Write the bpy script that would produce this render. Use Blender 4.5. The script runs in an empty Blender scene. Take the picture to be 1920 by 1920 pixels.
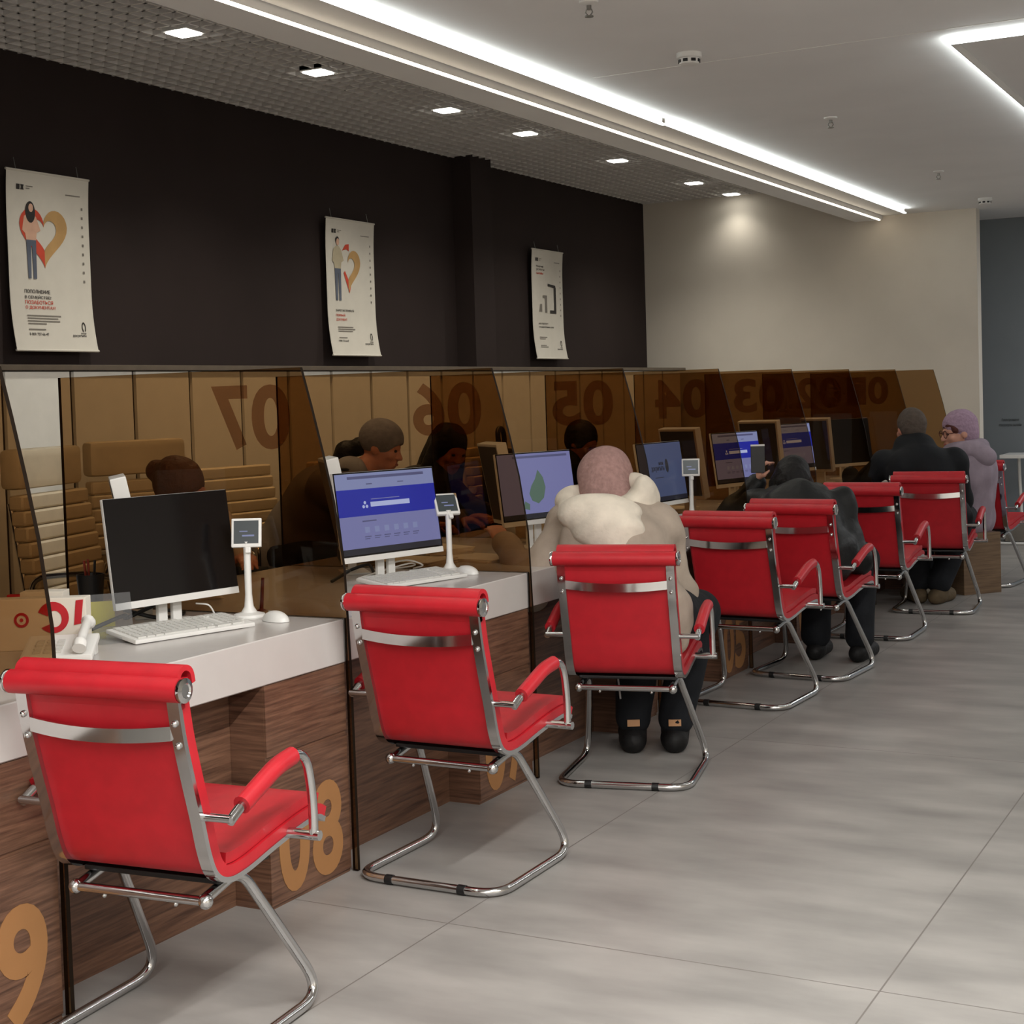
import bpy, bmesh, math, random
import numpy as np
from mathutils import Vector, Matrix

random.seed(7)
rng = np.random.default_rng(7)
scene = bpy.context.scene
COL = scene.collection
PI = math.pi

# ------------------------------------------------------------------ camera
yaw, pitch, roll = 0.492750, -0.0406156, -0.0309392
FPX, CYPX = 2867.02, 859.32
fw = Vector((-math.sin(yaw) * math.cos(pitch), math.cos(yaw) * math.cos(pitch), math.sin(pitch)))
rt = Vector((math.cos(yaw), math.sin(yaw), 0))
up = rt.cross(fw)
r2 = rt * math.cos(roll) + up * math.sin(roll)
u2 = -rt * math.sin(roll) + up * math.cos(roll)
cam_data = bpy.data.cameras.new('camera')
cam = bpy.data.objects.new('camera', cam_data)
COL.objects.link(cam)
cam_data.sensor_width = 36
cam_data.lens = 36 * FPX / 1920
cam_data.shift_y = -(960 - CYPX) / 1920
cam_data.clip_start = 0.05
M = Matrix.Identity(4)
for i in range(3):
    M[i][0], M[i][1], M[i][2] = r2[i], u2[i], -fw[i]
M[0][3], M[1][3], M[2][3] = 0, 0, 1.39
cam.matrix_world = M
scene.camera = cam

# ------------------------------------------------------------------ light and exposure
vs = scene.view_settings
vs.view_transform = 'Standard'
vs.look = 'None'
vs.gamma = 1
vs.use_curve_mapping = False
vs.exposure = 0.7
world = bpy.data.worlds.new('world')
scene.world = world
world.use_nodes = True
world.node_tree.nodes['Background'].inputs[0].default_value = (0.8, 0.88, 1, 1)
world.node_tree.nodes['Background'].inputs[1].default_value = 0.03
cy = scene.cycles
cy.max_bounces = 10
cy.diffuse_bounces = 4
cy.glossy_bounces = 4
cy.transmission_bounces = 8
cy.transparent_max_bounces = 40
cy.transparent_min_bounces = 40
cy.caustics_reflective = False
cy.caustics_refractive = False
cy.sample_clamp_indirect = 6
cy.use_denoising = True


def area(name, loc, sx, sy, power, color=(1, 1, 1), rot=(0, 0, 0)):
    l = bpy.data.lights.new(name, 'AREA')
    l.shape = 'RECTANGLE'
    l.size, l.size_y = sx, sy
    l.energy = power
    l.color = color
    o = bpy.data.objects.new(name, l)
    o.location, o.rotation_euler = loc, rot
    COL.objects.link(o)
    return o


LED_W = 8.5       # strength of the cold light lines
LED_WARM = 6.0
# unseen fill lamps added behind and to the right of the camera, no glazing
area('side_fill', (3.95, 1.2, 1.5), 5.0, 2.3, 8, (0.93, 0.96, 1.0), (0, math.radians(90), 0))
area('rear_fill', (0.3, -2.9, 1.5), 4.2, 2.3, 12, (0.97, 0.98, 1.0), (math.radians(90), 0, 0))
# the hall's other light frames under the same ceiling, plus one added fill
area('hall_line_and_fill', (1.4, 9.3, 2.79), 0.06, 5.4, 34, (0.97, 0.98, 1.0))
area('hall_line_and_fill', (0.6, 12.9, 2.79), 3.0, 0.06, 34, (0.97, 0.98, 1.0))  # fill added to brighten the blue-grey wall, not a fitting of the hall
area('hall_line_and_fill', (-0.4, 0.6, 2.79), 0.06, 5.4, 128, (1.0, 0.985, 0.96))
area('hall_line_and_fill', (2.0, 0.6, 2.79), 0.06, 5.4, 110, (1.0, 0.985, 0.96))


# ------------------------------------------------------------------ materials
def new_mat(name):
    m = bpy.data.materials.new(name)
    m.use_nodes = True
    nt = m.node_tree
    return m, nt, nt.nodes['Principled BSDF']


def s2l(c):
    return tuple(((v / 255 + 0.055) / 1.055) ** 2.4 if v > 10 else v / 255 / 12.92 for v in c)


def noise_col(nt, b, c1, c2, scale=8, detail=4, stretch=(1, 1, 1), lo=0.35, hi=0.65, coord='Object', rough=None):
    tc = nt.nodes.new('ShaderNodeTexCoord')
    mp = nt.nodes.new('ShaderNodeMapping')
    mp.inputs['Scale'].default_value = stretch
    nz = nt.nodes.new('ShaderNodeTexNoise')
    nz.inputs['Scale'].default_value = scale
    nz.inputs['Detail'].default_value = detail
    cr = nt.nodes.new('ShaderNodeValToRGB')
    cr.color_ramp.elements[0].position, cr.color_ramp.elements[1].position = lo, hi
    cr.color_ramp.elements[0].color = (*c1, 1)
    cr.color_ramp.elements[1].color = (*c2, 1)
    nt.links.new(tc.outputs[coord], mp.inputs[0])
    nt.links.new(mp.outputs[0], nz.inputs['Vector'])
    nt.links.new(nz.outputs['Fac'], cr.inputs[0])
    if b is not None:
        nt.links.new(cr.outputs[0], b.inputs['Base Color'])
    return nz, cr, mp


def add_bump(nt, b, src, strength=0.1, dist=0.01):
    bp = nt.nodes.new('ShaderNodeBump')
    bp.inputs['Strength'].default_value = strength
    bp.inputs['Distance'].default_value = dist
    nt.links.new(src, bp.inputs['Height'])
    nt.links.new(bp.outputs[0], b.inputs['Normal'])


def plain(name, rgb, rough=0.5, metal=0.0, var=0.08, scale=12, bump=0.0, spec=0.5, lin=False):
    m, nt, b = new_mat(name)
    c = rgb if lin else s2l(rgb)
    c1 = tuple(v * (1 - var) for v in c)
    c2 = tuple(min(1, v * (1 + var)) for v in c)
    nz, cr, mp = noise_col(nt, b, c1, c2, scale)
    b.inputs['Roughness'].default_value = rough
    b.inputs['Metallic'].default_value = metal
    b.inputs['Specular IOR Level'].default_value = spec
    if bump:
        add_bump(nt, b, nz.outputs['Fac'], bump)
    return m


def emit(name, rgb, strength, lin=False):
    m, nt, b = new_mat(name)
    c = rgb if lin else s2l(rgb)
    b.inputs['Base Color'].default_value = (0.02, 0.02, 0.02, 1)
    b.inputs['Emission Color'].default_value = (*c, 1)
    b.inputs['Emission Strength'].default_value = strength
    b.inputs['Roughness'].default_value = 0.3
    return m


def see_through(name, tint, rough=0.05, diff=0.0, dcol=(0.5, 0.3, 0.1), ior=1.45):
    """thin tinted sheet: coloured transparency plus a faint surface reflection"""
    m = bpy.data.materials.new(name)
    m.use_nodes = True
    nt = m.node_tree
    nt.nodes.clear()
    out = nt.nodes.new('ShaderNodeOutputMaterial')
    tr = nt.nodes.new('ShaderNodeBsdfTransparent')
    tr.inputs[0].default_value = (*tint, 1)
    gl = nt.nodes.new('ShaderNodeBsdfGlossy')
    gl.inputs['Roughness'].default_value = rough
    lw = nt.nodes.new('ShaderNodeLayerWeight')
    lw.inputs['Blend'].default_value = 0.5
    pw = nt.nodes.new('ShaderNodeMath'); pw.operation = 'POWER'; pw.inputs[1].default_value = 5
    ml = nt.nodes.new('ShaderNodeMath'); ml.operation = 'MULTIPLY_ADD'; ml.inputs[1].default_value = 0.7
    ml.inputs[2].default_value = ((ior - 1) / (ior + 1)) ** 2 * 0.6
    mx = nt.nodes.new('ShaderNodeMixShader')
    ge = nt.nodes.new('ShaderNodeNewGeometry')
    fr = nt.nodes.new('ShaderNodeMath'); fr.operation = 'SUBTRACT'; fr.inputs[0].default_value = 1.0
    mu = nt.nodes.new('ShaderNodeMath'); mu.operation = 'MULTIPLY'
    nt.links.new(lw.outputs['Facing'], pw.inputs[0])
    nt.links.new(pw.outputs[0], ml.inputs[0])
    nt.links.new(ge.outputs['Backfacing'], fr.inputs[1])
    nt.links.new(ml.outputs[0], mu.inputs[0])
    nt.links.new(fr.outputs[0], mu.inputs[1])
    nt.links.new(mu.outputs[0], mx.inputs[0])
    base = tr.outputs[0]
    if diff:
        df = nt.nodes.new('ShaderNodeBsdfDiffuse')
        df.inputs[0].default_value = (*dcol, 1)
        m2 = nt.nodes.new('ShaderNodeMixShader')
        m2.inputs[0].default_value = diff
        nt.links.new(tr.outputs[0], m2.inputs[1])
        nt.links.new(df.outputs[0], m2.inputs[2])
        base = m2.outputs[0]
    nt.links.new(base, mx.inputs[1])
    nt.links.new(gl.outputs[0], mx.inputs[2])
    nt.links.new(mx.outputs[0], out.inputs[0])
    return m


def make_floor_mat():
    m, nt, b = new_mat('concrete_tile')
    nz, cr, mp = noise_col(nt, None, s2l((135, 132, 128)), s2l((165, 161, 156)), 2.2, 8, (1, 2.6, 1), 0.3, 0.7)
    tc = nt.nodes.new('ShaderNodeTexCoord')
    sep = nt.nodes.new('ShaderNodeSeparateXYZ')
    nt.links.new(tc.outputs['Object'], sep.inputs[0])

    def lines(sock, off, period):
        a = nt.nodes.new('ShaderNodeMath'); a.operation = 'SUBTRACT'; a.inputs[1].default_value = off - period * 20 - period / 2
        nt.links.new(sock, a.inputs[0])
        d = nt.nodes.new('ShaderNodeMath'); d.operation = 'MODULO'; d.inputs[1].default_value = period
        nt.links.new(a.outputs[0], d.inputs[0])
        e = nt.nodes.new('ShaderNodeMath'); e.operation = 'SUBTRACT'; e.inputs[1].default_value = period / 2
        nt.links.new(d.outputs[0], e.inputs[0])
        f = nt.nodes.new('ShaderNodeMath'); f.operation = 'ABSOLUTE'
        nt.links.new(e.outputs[0], f.inputs[0])
        g = nt.nodes.new('ShaderNodeMath'); g.operation = 'LESS_THAN'; g.inputs[1].default_value = 0.0022
        nt.links.new(f.outputs[0], g.inputs[0])
        return g.outputs[0]
    lx = lines(sep.outputs[0], -0.925, 1.15)
    ly = lines(sep.outputs[1], 3.425, 2.3)
    mxm = nt.nodes.new('ShaderNodeMath'); mxm.operation = 'MAXIMUM'
    nt.links.new(lx, mxm.inputs[0]); nt.links.new(ly, mxm.inputs[1])
    mix = nt.nodes.new('ShaderNodeMixRGB')
    mix.inputs[2].default_value = (*s2l((118, 113, 108)), 1)
    nt.links.new(mxm.outputs[0], mix.inputs[0])
    nt.links.new(cr.outputs[0], mix.inputs[1])
    nt.links.new(mix.outputs[0], b.inputs['Base Color'])
    b.inputs['Roughness'].default_value = 0.38
    b.inputs['Specular IOR Level'].default_value = 0.35
    return m


def make_wood(name, c1, c2):
    m, nt, b = new_mat(name)
    nz, cr, mp = noise_col(nt, b, s2l(c1), s2l(c2), 3.0, 7, (1.6, 1.6, 34), 0.32, 0.68)
    nz.inputs['Roughness'].default_value = 0.62
    b.inputs['Roughness'].default_value = 0.42
    add_bump(nt, b, nz.outputs['Fac'], 0.08, 0.004)
    return m


def make_fabric(name, rgb, rough=0.85, bump=0.35, scale=14, var=0.12):
    m, nt, b = new_mat(name)
    c = s2l(rgb)
    nz, cr, mp = noise_col(nt, b, tuple(v * (1 - var) for v in c), tuple(min(1, v * (1 + var)) for v in c), scale, 5)
    b.inputs['Roughness'].default_value = rough
    b.inputs['Specular IOR Level'].default_value = 0.25
    add_bump(nt, b, nz.outputs['Fac'], bump, 0.02)
    return m


M_ = {}
M_['floor'] = make_floor_mat()
M_['dark_wall'] = plain('dark_brown_paint', (47, 38, 36), 0.85, var=0.05, scale=3, spec=0.2)
M_['beige_wall'] = plain('warm_white_paint', (216, 208, 195), 0.85, var=0.03, scale=2, spec=0.2)
M_['grey_wall'] = plain('blue_grey_paint', (128, 134, 138), 0.8, var=0.03, scale=2, spec=0.2)
M_['ceiling'] = plain('ceiling_paint', (233, 232, 230), 0.9, var=0.02, scale=2, spec=0.15)
M_['lattice'] = plain('lattice_grey', (222, 218, 214), 0.6, var=0.04, spec=0.3)
M_['plenum'] = plain('plenum_dark', (44, 42, 41), 0.9)
M_['cab_white'] = plain('cabinet_white', (226, 222, 212), 0.5, var=0.02)
M_['cab_frame'] = plain('cabinet_frame_brown', (74, 62, 52), 0.55)
M_['ledge'] = plain('ledge_brown', (92, 80, 66), 0.5)
M_['desk_white'] = plain('desk_white_acrylic', (196, 191, 187), 0.22, var=0.015)
M_['wood'] = make_wood('walnut_laminate', (72, 48, 36), (124, 90, 70))
M_['wood_box'] = make_wood('light_walnut', (92, 72, 54), (124, 100, 76))
M_['gap'] = plain('dark_gap', (24, 19, 17), 0.7)
M_['tan'] = plain('tan_number_film', (158, 112, 68), 0.6, var=0.03)
M_['glass'] = see_through('bronze_glass', (0.62, 0.49, 0.345), 0.03)
M_['glass_edge'] = plain('glass_edge_dark', (30, 21, 13), 0.6, spec=0.1)
M_['film'] = see_through('frosted_number_film', (0.80, 0.68, 0.62), 0.3, 0.10, s2l((150, 96, 52)), 1.2)
M_['clear'] = see_through('clear_acrylic', (0.86, 0.87, 0.88), 0.05, 0.06, (0.8, 0.8, 0.8), 1.5)
M_['red'] = plain('red_leatherette', (182, 29, 40), 0.42, var=0.06, scale=20, bump=0.03)
M_['chrome'] = plain('chrome', (205, 205, 205), 0.12, 1.0, var=0.02)
M_['steel'] = plain('brushed_steel', (140, 138, 134), 0.35, 1.0, var=0.04)
M_['black'] = plain('black_plastic', (18, 18, 19), 0.45)
M_['blackscreen'] = plain('black_screen', (17, 15, 16), 0.16, var=0.02)
M_['white_plastic'] = plain('white_plastic', (226, 225, 221), 0.4, var=0.02)
M_['grey_key'] = plain('key_white', (206, 205, 200), 0.5, var=0.03)
M_['cream'] = plain('cream_leather', (206, 190, 160), 0.5, var=0.05, bump=0.05)
M_['paper'] = plain('paper', (226, 220, 208), 0.8, var=0.02)
M_['banner'] = plain('banner_fabric', (206, 200, 188), 0.8, var=0.02)
M_['ink'] = plain('ink_black', (44, 40, 38), 0.8)
M_['ink_grey'] = plain('ink_grey', (120, 114, 106), 0.8)
M_['ink_red'] = plain('ink_red', (196, 70, 48), 0.8)
M_['gold'] = plain('ink_gold', (182, 144, 92), 0.8)
M_['denim'] = plain('ink_denim', (86, 92, 106), 0.8)
M_['ink_skin'] = plain('ink_skin', (206, 164, 140), 0.8)
M_['ink_beige'] = plain('ink_beige', (178, 166, 140), 0.8)
M_['yellow'] = plain('yellow_note', (226, 214, 60), 0.7)
M_['cardboard'] = plain('cardboard', (170, 132, 92), 0.8)
M_['skin'] = plain('skin', (204, 150, 128), 0.55, var=0.06, scale=30)
M_['skin_warm'] = plain('skin_warm', (190, 128, 104), 0.55, var=0.06, scale=30)
M_['lips'] = plain('lips', (168, 88, 84), 0.5)
M_['eye'] = plain('eye_dark', (36, 28, 26), 0.25)
M_['hair_dark'] = make_fabric('hair_dark_brown', (42, 30, 24), 0.6, 0.5, 40)
M_['hair_black'] = make_fabric('hair_black', (20, 18, 18), 0.55, 0.5, 40)
M_['hair_brown'] = make_fabric('hair_brown', (96, 66, 50), 0.6, 0.5, 40)
M_['hair_grey'] = make_fabric('hair_greying_brown', (82, 72, 64), 0.7, 0.5, 40)
M_['hair_auburn'] = make_fabric('hair_auburn', (84, 46, 40), 0.6, 0.5, 40)
M_['coat_beige'] = make_fabric('coat_grey_beige', (168, 154, 140), 0.8, 0.4, 9)
M_['hood_cream'] = make_fabric('hood_cream', (222, 212, 196), 0.85, 0.5, 11)
M_['mauve'] = make_fabric('mauve_knit', (164, 130, 124), 0.95, 0.4, 60)
M_['jacket_black'] = make_fabric('jacket_black', (30, 31, 31), 0.5, 0.6, 10, 0.25)
M_['jacket_navy'] = make_fabric('jacket_blue_black', (17, 19, 23), 0.75, 0.4, 9, 0.2)
M_['trousers'] = make_fabric('trousers_black', (26, 28, 32), 0.9, 0.4, 12, 0.2)
M_['boots'] = make_fabric('boot_black', (24, 23, 23), 0.6, 0.3, 20)
M_['boots_tan'] = make_fabric('boot_olive_tan', (92, 78, 58), 0.75, 0.3, 20)
M_['shoe_pale'] = make_fabric('shoe_pale', (184, 176, 158), 0.7, 0.3, 20)
M_['lilac'] = make_fabric('lilac_padded', (150, 136, 148), 0.75, 0.5, 8)
M_['lilac_hat'] = make_fabric('lilac_knit', (164, 138, 158), 0.9, 0.4, 60)
M_['scarf'] = make_fabric('scarf_navy', (34, 32, 44), 0.9, 0.4, 30)
M_['blouse_grey'] = make_fabric('blouse_grey', (128, 128, 134), 0.85, 0.4, 9)
M_['cap_grey'] = make_fabric('cap_grey', (118, 116, 122), 0.9, 0.3, 40)
M_['blouse_white'] = make_fabric('blouse_pale', (190, 170, 150), 0.85, 0.4, 9)
M_['tagtan'] = plain('tan_leather', (186, 140, 100), 0.6)
M_['piping'] = plain('white_piping', (200, 200, 200), 0.7)
M_['led'] = emit('led_cold_white', (0.93, 1.0, 0.99), LED_W, True)
M_['led_warm'] = emit('led_warm_white', (1.0, 0.86, 0.66), LED_WARM, True)
M_['lamp'] = emit('downlight_diffuser', (1.0, 0.97, 0.88), 8.0, True)
M_['scr_lav'] = emit('screen_lavender', (122, 124, 176), 0.42)
M_['scr_pale'] = emit('screen_pale', (134, 142, 186), 0.42)
M_['scr_blue'] = emit('screen_blue', (6, 26, 150), 0.5)
M_['scr_white'] = emit('screen_white', (170, 178, 216), 0.5)
M_['scr_dim'] = emit('screen_slate', (62, 72, 104), 0.45)
M_['scr_dark'] = emit('screen_navy', (18, 20, 36), 0.4)
M_['scr_green'] = emit('screen_green', (84, 110, 96), 0.42)
M_['scr_ink'] = emit('screen_ink', (84, 86, 128), 0.4)
M_['scr_logo'] = emit('screen_logo', (26, 26, 36), 0.4)
M_['scr_term'] = emit('screen_terminal', (50, 58, 60), 0.5)
M_['scr_off'] = emit('screen_idle', (46, 42, 40), 0.2)
M_['red_print'] = plain('red_print', (190, 32, 44), 0.6)
M_['brown_pen'] = plain('pen_red_brown', (120, 40, 24), 0.4)
M_['sage'] = plain('sign_text', (92, 98, 100), 0.7)


# ------------------------------------------------------------------ mesh helpers
def obj(name, bm, mat, parent=None, smooth=False, kind=None):
    me = bpy.data.meshes.new(name)
    bm.to_mesh(me)
    bm.free()
    if smooth:
        for p in me.polygons:
            p.use_smooth = True
        if smooth != 'all':
            try:
                me.set_sharp_from_angle(angle=math.radians(40))
            except Exception:
                pass
    me.materials.append(mat)
    o = bpy.data.objects.new(name, me)
    COL.objects.link(o)
    if parent is not None:
        o.parent = parent
    if kind:
        o['kind'] = kind
    return o


def thing(name, label, cat, loc=(0, 0, 0), rz=0.0, group=None):
    o = bpy.data.objects.new(name, None)
    COL.objects.link(o)
    o.empty_display_size = 0.1
    o.location = loc
    o.rotation_euler = (0, 0, rz)
    o['label'] = label
    o['category'] = cat
    if group:
        o['group'] = group
    return o


def tag(o, label, cat, group=None):
    o['label'] = label
    o['category'] = cat
    if group:
        o['group'] = group
    return o


def B():
    return bmesh.new()


def add_box(bm, lo, hi, bevel=0.0, mat=None, segs=2):
    lo, hi = Vector(lo), Vector(hi)
    c, s = (lo + hi) / 2, hi - lo
    mm = Matrix.Translation(c) @ Matrix.Diagonal((*s, 1))
    if mat is not None:
        mm = mat @ mm
    r = bmesh.ops.create_cube(bm, size=1, matrix=mm)
    if bevel:
        es = set()
        for v in r['verts']:
            es.update(v.link_edges)
        bmesh.ops.bevel(bm, geom=list(es), offset=bevel, segments=segs, affect='EDGES', profile=0.7)
    return bm


def box(lo, hi, bevel=0.0, mat=None, segs=2):
    return add_box(B(), lo, hi, bevel, mat, segs)


def fillet(pts, r, n=6):
    pts = [Vector(p) for p in pts]
    out = [pts[0]]
    for i in range(1, len(pts) - 1):
        rr = r[i] if isinstance(r, (list, tuple)) else r
        p, a, b = pts[i], (pts[i - 1] - pts[i]), (pts[i + 1] - pts[i])
        d = min(rr, a.length * 0.49, b.length * 0.49)
        if d < 1e-5:
            out.append(p); continue
        p0, p1 = p + a.normalized() * d, p + b.normalized() * d
        for k in range(n + 1):
            t = k / n
            out.append(p0 * (1 - t) ** 2 + p * 2 * t * (1 - t) + p1 * t * t)
    out.append(pts[-1])
    return out


def smooth_path(pts, n=6):
    P = [Vector(p) for p in pts]
    P = [P[0] * 2 - P[1]] + P + [P[-1] * 2 - P[-2]]
    out = []
    for i in range(1, len(P) - 2):
        for k in range(n):
            t = k / n
            a, b, c, d = P[i - 1], P[i], P[i + 1], P[i + 2]
            out.append(0.5 * (2 * b + (c - a) * t + (2 * a - 5 * b + 4 * c - d) * t * t + (3 * b - a - 3 * c + d) * t ** 3))
    out.append(P[-2])
    return out


def add_tube(bm, pts, r, segs=10, cap=True):
    """round bar along points; r a number or one per point"""
    pts = [Vector(p) for p in pts]
    n = len(pts)
    R = r if isinstance(r, (list, tuple)) else [r] * n
    tang = []
    for i in range(n):
        t = pts[min(i + 1, n - 1)] - pts[max(i - 1, 0)]
        tang.append(t.normalized())
    nrm = tang[0].orthogonal().normalized()
    rings = []
    for i in range(n):
        t = tang[i]
        nrm = (nrm - t * nrm.dot(t))
        nrm = nrm.normalized() if nrm.length > 1e-6 else t.orthogonal().normalized()
        bi = t.cross(nrm)
        rings.append([bm.verts.new(pts[i] + (nrm * math.cos(a) + bi * math.sin(a)) * R[i]) for a in [2 * PI * k / segs for k in range(segs)]])
    for i in range(n - 1):
        for k in range(segs):
            bm.faces.new((rings[i][k], rings[i][(k + 1) % segs], rings[i + 1][(k + 1) % segs], rings[i + 1][k]))
    if cap:
        bm.faces.new(rings[0][::-1])
        bm.faces.new(rings[-1])
    return bm


def add_lathe(bm, prof, axis_o=(0, 0, 0), segs=20, mat=None):
    """profile of (r, z) turned about z"""
    O = Vector(axis_o)
    rings = []
    for r, z in prof:
        ring = []
        for k in range(segs):
            a = 2 * PI * k / segs
            p = O + Vector((r * math.cos(a), r * math.sin(a), z))
            ring.append(bm.verts.new(mat @ p if mat is not None else p))
        rings.append(ring)
    for i in range(len(rings) - 1):
        for k in range(segs):
            bm.faces.new((rings[i][k], rings[i][(k + 1) % segs], rings[i + 1][(k + 1) % segs], rings[i + 1][k]))
    bm.faces.new(rings[0][::-1])
    bm.faces.new(rings[-1])
    return bm


def add_ball(bm, c, r, sc=(1, 1, 1), seg=12, mat=None):
    mm = Matrix.Translation(c) @ Matrix.Diagonal((*sc, 1))
    if mat is not None:
        mm = mat @ mm
    bmesh.ops.create_uvsphere(bm, u_segments=seg, v_segments=max(6, seg // 2 + 2), radius=r, matrix=mm)
    return bm


def add_prism(bm, poly, thick, mat):
    """polygon in local (x, y) extruded thick along local z, placed by mat"""
    a = [bm.verts.new(mat @ Vector((x, y, 0))) for x, y in poly]
    b = [bm.verts.new(mat @ Vector((x, y, thick))) for x, y in poly]
    n = len(poly)
    fs = [bm.faces.new(a[::-1]), bm.faces.new(b)]
    for i in range(n):
        fs.append(bm.faces.new((a[i], a[(i + 1) % n], b[(i + 1) % n], b[i])))
    bmesh.ops.recalc_face_normals(bm, faces=fs)
    return bm


def add_sheet(bm, prof, x0, x1, thick):
    """profile of (y, z) points swept in x, thickness to the left of its run"""
    P = [Vector((0, y, z)) for y, z in prof]
    n = len(P)
    off = []
    for i in range(n):
        t = (P[min(i + 1, n - 1)] - P[max(i - 1, 0)]).normalized()
        off.append(Vector((0, -t.z, t.y)) * thick)
    ring = []
    for i in range(n):
        a, b = P[i], P[i] + off[i]
        ring.append([bm.verts.new(a + Vector((x0, 0, 0))), bm.verts.new(a + Vector((x1, 0, 0))), bm.verts.new(b + Vector((x1, 0, 0))), bm.verts.new(b + Vector((x0, 0, 0)))])
    fs = []
    for i in range(n - 1):
        for k in range(4):
            fs.append(bm.faces.new((ring[i][k], ring[i][(k + 1) % 4], ring[i + 1][(k + 1) % 4], ring[i + 1][k])))
    fs.append(bm.faces.new(ring[0][::-1]))
    fs.append(bm.faces.new(ring[-1]))
    bmesh.ops.recalc_face_normals(bm, faces=fs)
    return bm


def basis(o, x, y, z):
    m = Matrix.Identity(4)
    for i in range(3):
        m[i][0], m[i][1], m[i][2], m[i][3] = x[i], y[i], z[i], o[i]
    return m


def text_bm(txt, size, bold=0.0, extrude=0.001, align='LEFT', spacing=1.0):
    """lettering as flat geometry in local xy, one bmesh"""
    cu = bpy.data.curves.new('lettering', 'FONT')
    cu.body = txt
    cu.size = size
    cu.offset = bold
    cu.extrude = extrude
    cu.align_x = align
    cu.space_character = spacing
    cu.resolution_u = 6
    o = bpy.data.objects.new('lettering', cu)
    COL.objects.link(o)
    dg = bpy.context.evaluated_depsgraph_get()
    me = bpy.data.meshes.new_from_object(o.evaluated_get(dg))
    bm = B()
    bm.from_mesh(me)
    bpy.data.objects.remove(o)
    bpy.data.meshes.remove(me)
    bpy.data.curves.remove(cu)
    return bm


def fit_text(txt, w, h, bold=0.02, extrude=0.001):
    """lettering scaled to w x h with its lower left corner at the origin"""
    bm = text_bm(txt, 1.0, bold, 0.0005)
    xs = [v.co.x for v in bm.verts]; ys = [v.co.y for v in bm.verts]
    x0, x1, y0, y1 = min(xs), max(xs), min(ys), max(ys)
    for v in bm.verts:
        v.co.x = (v.co.x - x0) / (x1 - x0) * w
        v.co.y = (v.co.y - y0) / (y1 - y0) * h
        v.co.z = extrude if v.co.z > 0 else 0
    return bm


def xf(bm, m):
    bmesh.ops.transform(bm, matrix=m, verts=bm.verts)
    return bm


def merge(dst, src):
    me = bpy.data.meshes.new('tmp')
    src.to_mesh(me)
    src.free()
    dst.from_mesh(me)
    bpy.data.meshes.remove(me)
    return dst


def copy_tree(o, parent=None):
    c = o.copy()
    COL.objects.link(c)
    if parent is not None:
        c.parent = parent
    for ch in list(o.children):
        copy_tree(ch, c)
    return c


# ------------------------------------------------------------------ the room
X_WALL, X_CAB, Y_FAR, Z_CEIL = -5.54, -5.10, 13.0, 2.82
obj('floor', box((-5.7, -3.2, -0.1), (4.2, 14.2, 0)), M_['floor'], kind='structure')
obj('wall_left', box((-5.7, -3.2, 0), (X_WALL, Y_FAR + 0.1, 3.4)), M_['dark_wall'], kind='structure')
obj('wall_column', box((X_WALL - 0.02, 9.54, 1.60), (-5.385, 9.84, 3.15)), M_['dark_wall'], kind='structure')
obj('wall_far', box((X_WALL, Y_FAR, 0), (-2.57, Y_FAR + 0.14, 3.4)), M_['beige_wall'], kind='structure')
obj('wall_back', box((-4.0, 14.0, 0), (4.2, 14.14, 3.0)), M_['grey_wall'], kind='structure')
obj('wall_right', box((4.06, -3.2, 0), (4.2, 14.14, 3.0)), M_['beige_wall'], kind='structure')
obj('wall_front', box((-5.7, -3.2, 0), (4.2, -3.06, 3.4)), M_['beige_wall'], kind='structure')
obj('ceiling', box((-3.335, -3.2, Z_CEIL), (4.2, 14.2, 3.0)), M_['ceiling'], kind='structure')
obj('ceiling_plenum', box((-5.7, -3.2, 3.34), (-3.3, 13.2, 3.4)), M_['plenum'], kind='structure')
obj('ceiling_beam', box((-3.575, -3.2, 2.785), (-3.345, Y_FAR, 3.34)), M_['ceiling'], kind='structure')
bm = B()
PITCH = 0.092
x = X_WALL + 0.02
while x < -3.58:
    add_box(bm, (x - 0.006, -1.0, 3.105), (x + 0.006, Y_FAR, 3.128))
    x += PITCH
y = -1.0
while y < Y_FAR:
    add_box(bm, (X_WALL, y - 0.006, 3.105), (-3.58, y + 0.006, 3.128))
    y += PITCH
obj('ceiling_lattice', bm, M_['lattice'], kind='structure')
# fine joint in the ceiling board
obj('trim_1', box((-2.95, 6.362, Z_CEIL - 0.002), (4.0, 6.367, Z_CEIL)), M_['white_plastic'], kind='structure')


def led_run(name, label, a, b, w, h, mat, open_side, ztop, rise=0.0):
    """light line along x or y, hung on an opaque profile along one side"""
    t = thing(name, label, 'led strip', ((a[0] + b[0]) / 2, (a[1] + b[1]) / 2, ztop))
    dx, dy = (b[0] - a[0]) / 2, (b[1] - a[1]) / 2
    s = -open_side * (w / 2 + 0.003)
    if abs(dy) > abs(dx):
        obj('diffuser', box((-w / 2, -dy, -h), (w / 2, dy, -0.001)), mat, t)
        obj('profile', box((s - 0.0028, -dy, -h), (s + 0.0028, dy, rise - 0.0005)), M_['ceiling'], t)
    else:
        obj('diffuser', box((-dx, -w / 2, -h), (dx, w / 2, -0.001)), mat, t)
        obj('profile', box((-dx, s - 0.0028, -h), (dx, s + 0.0028, rise - 0.0005)), M_['ceiling'], t)
    return t


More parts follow.
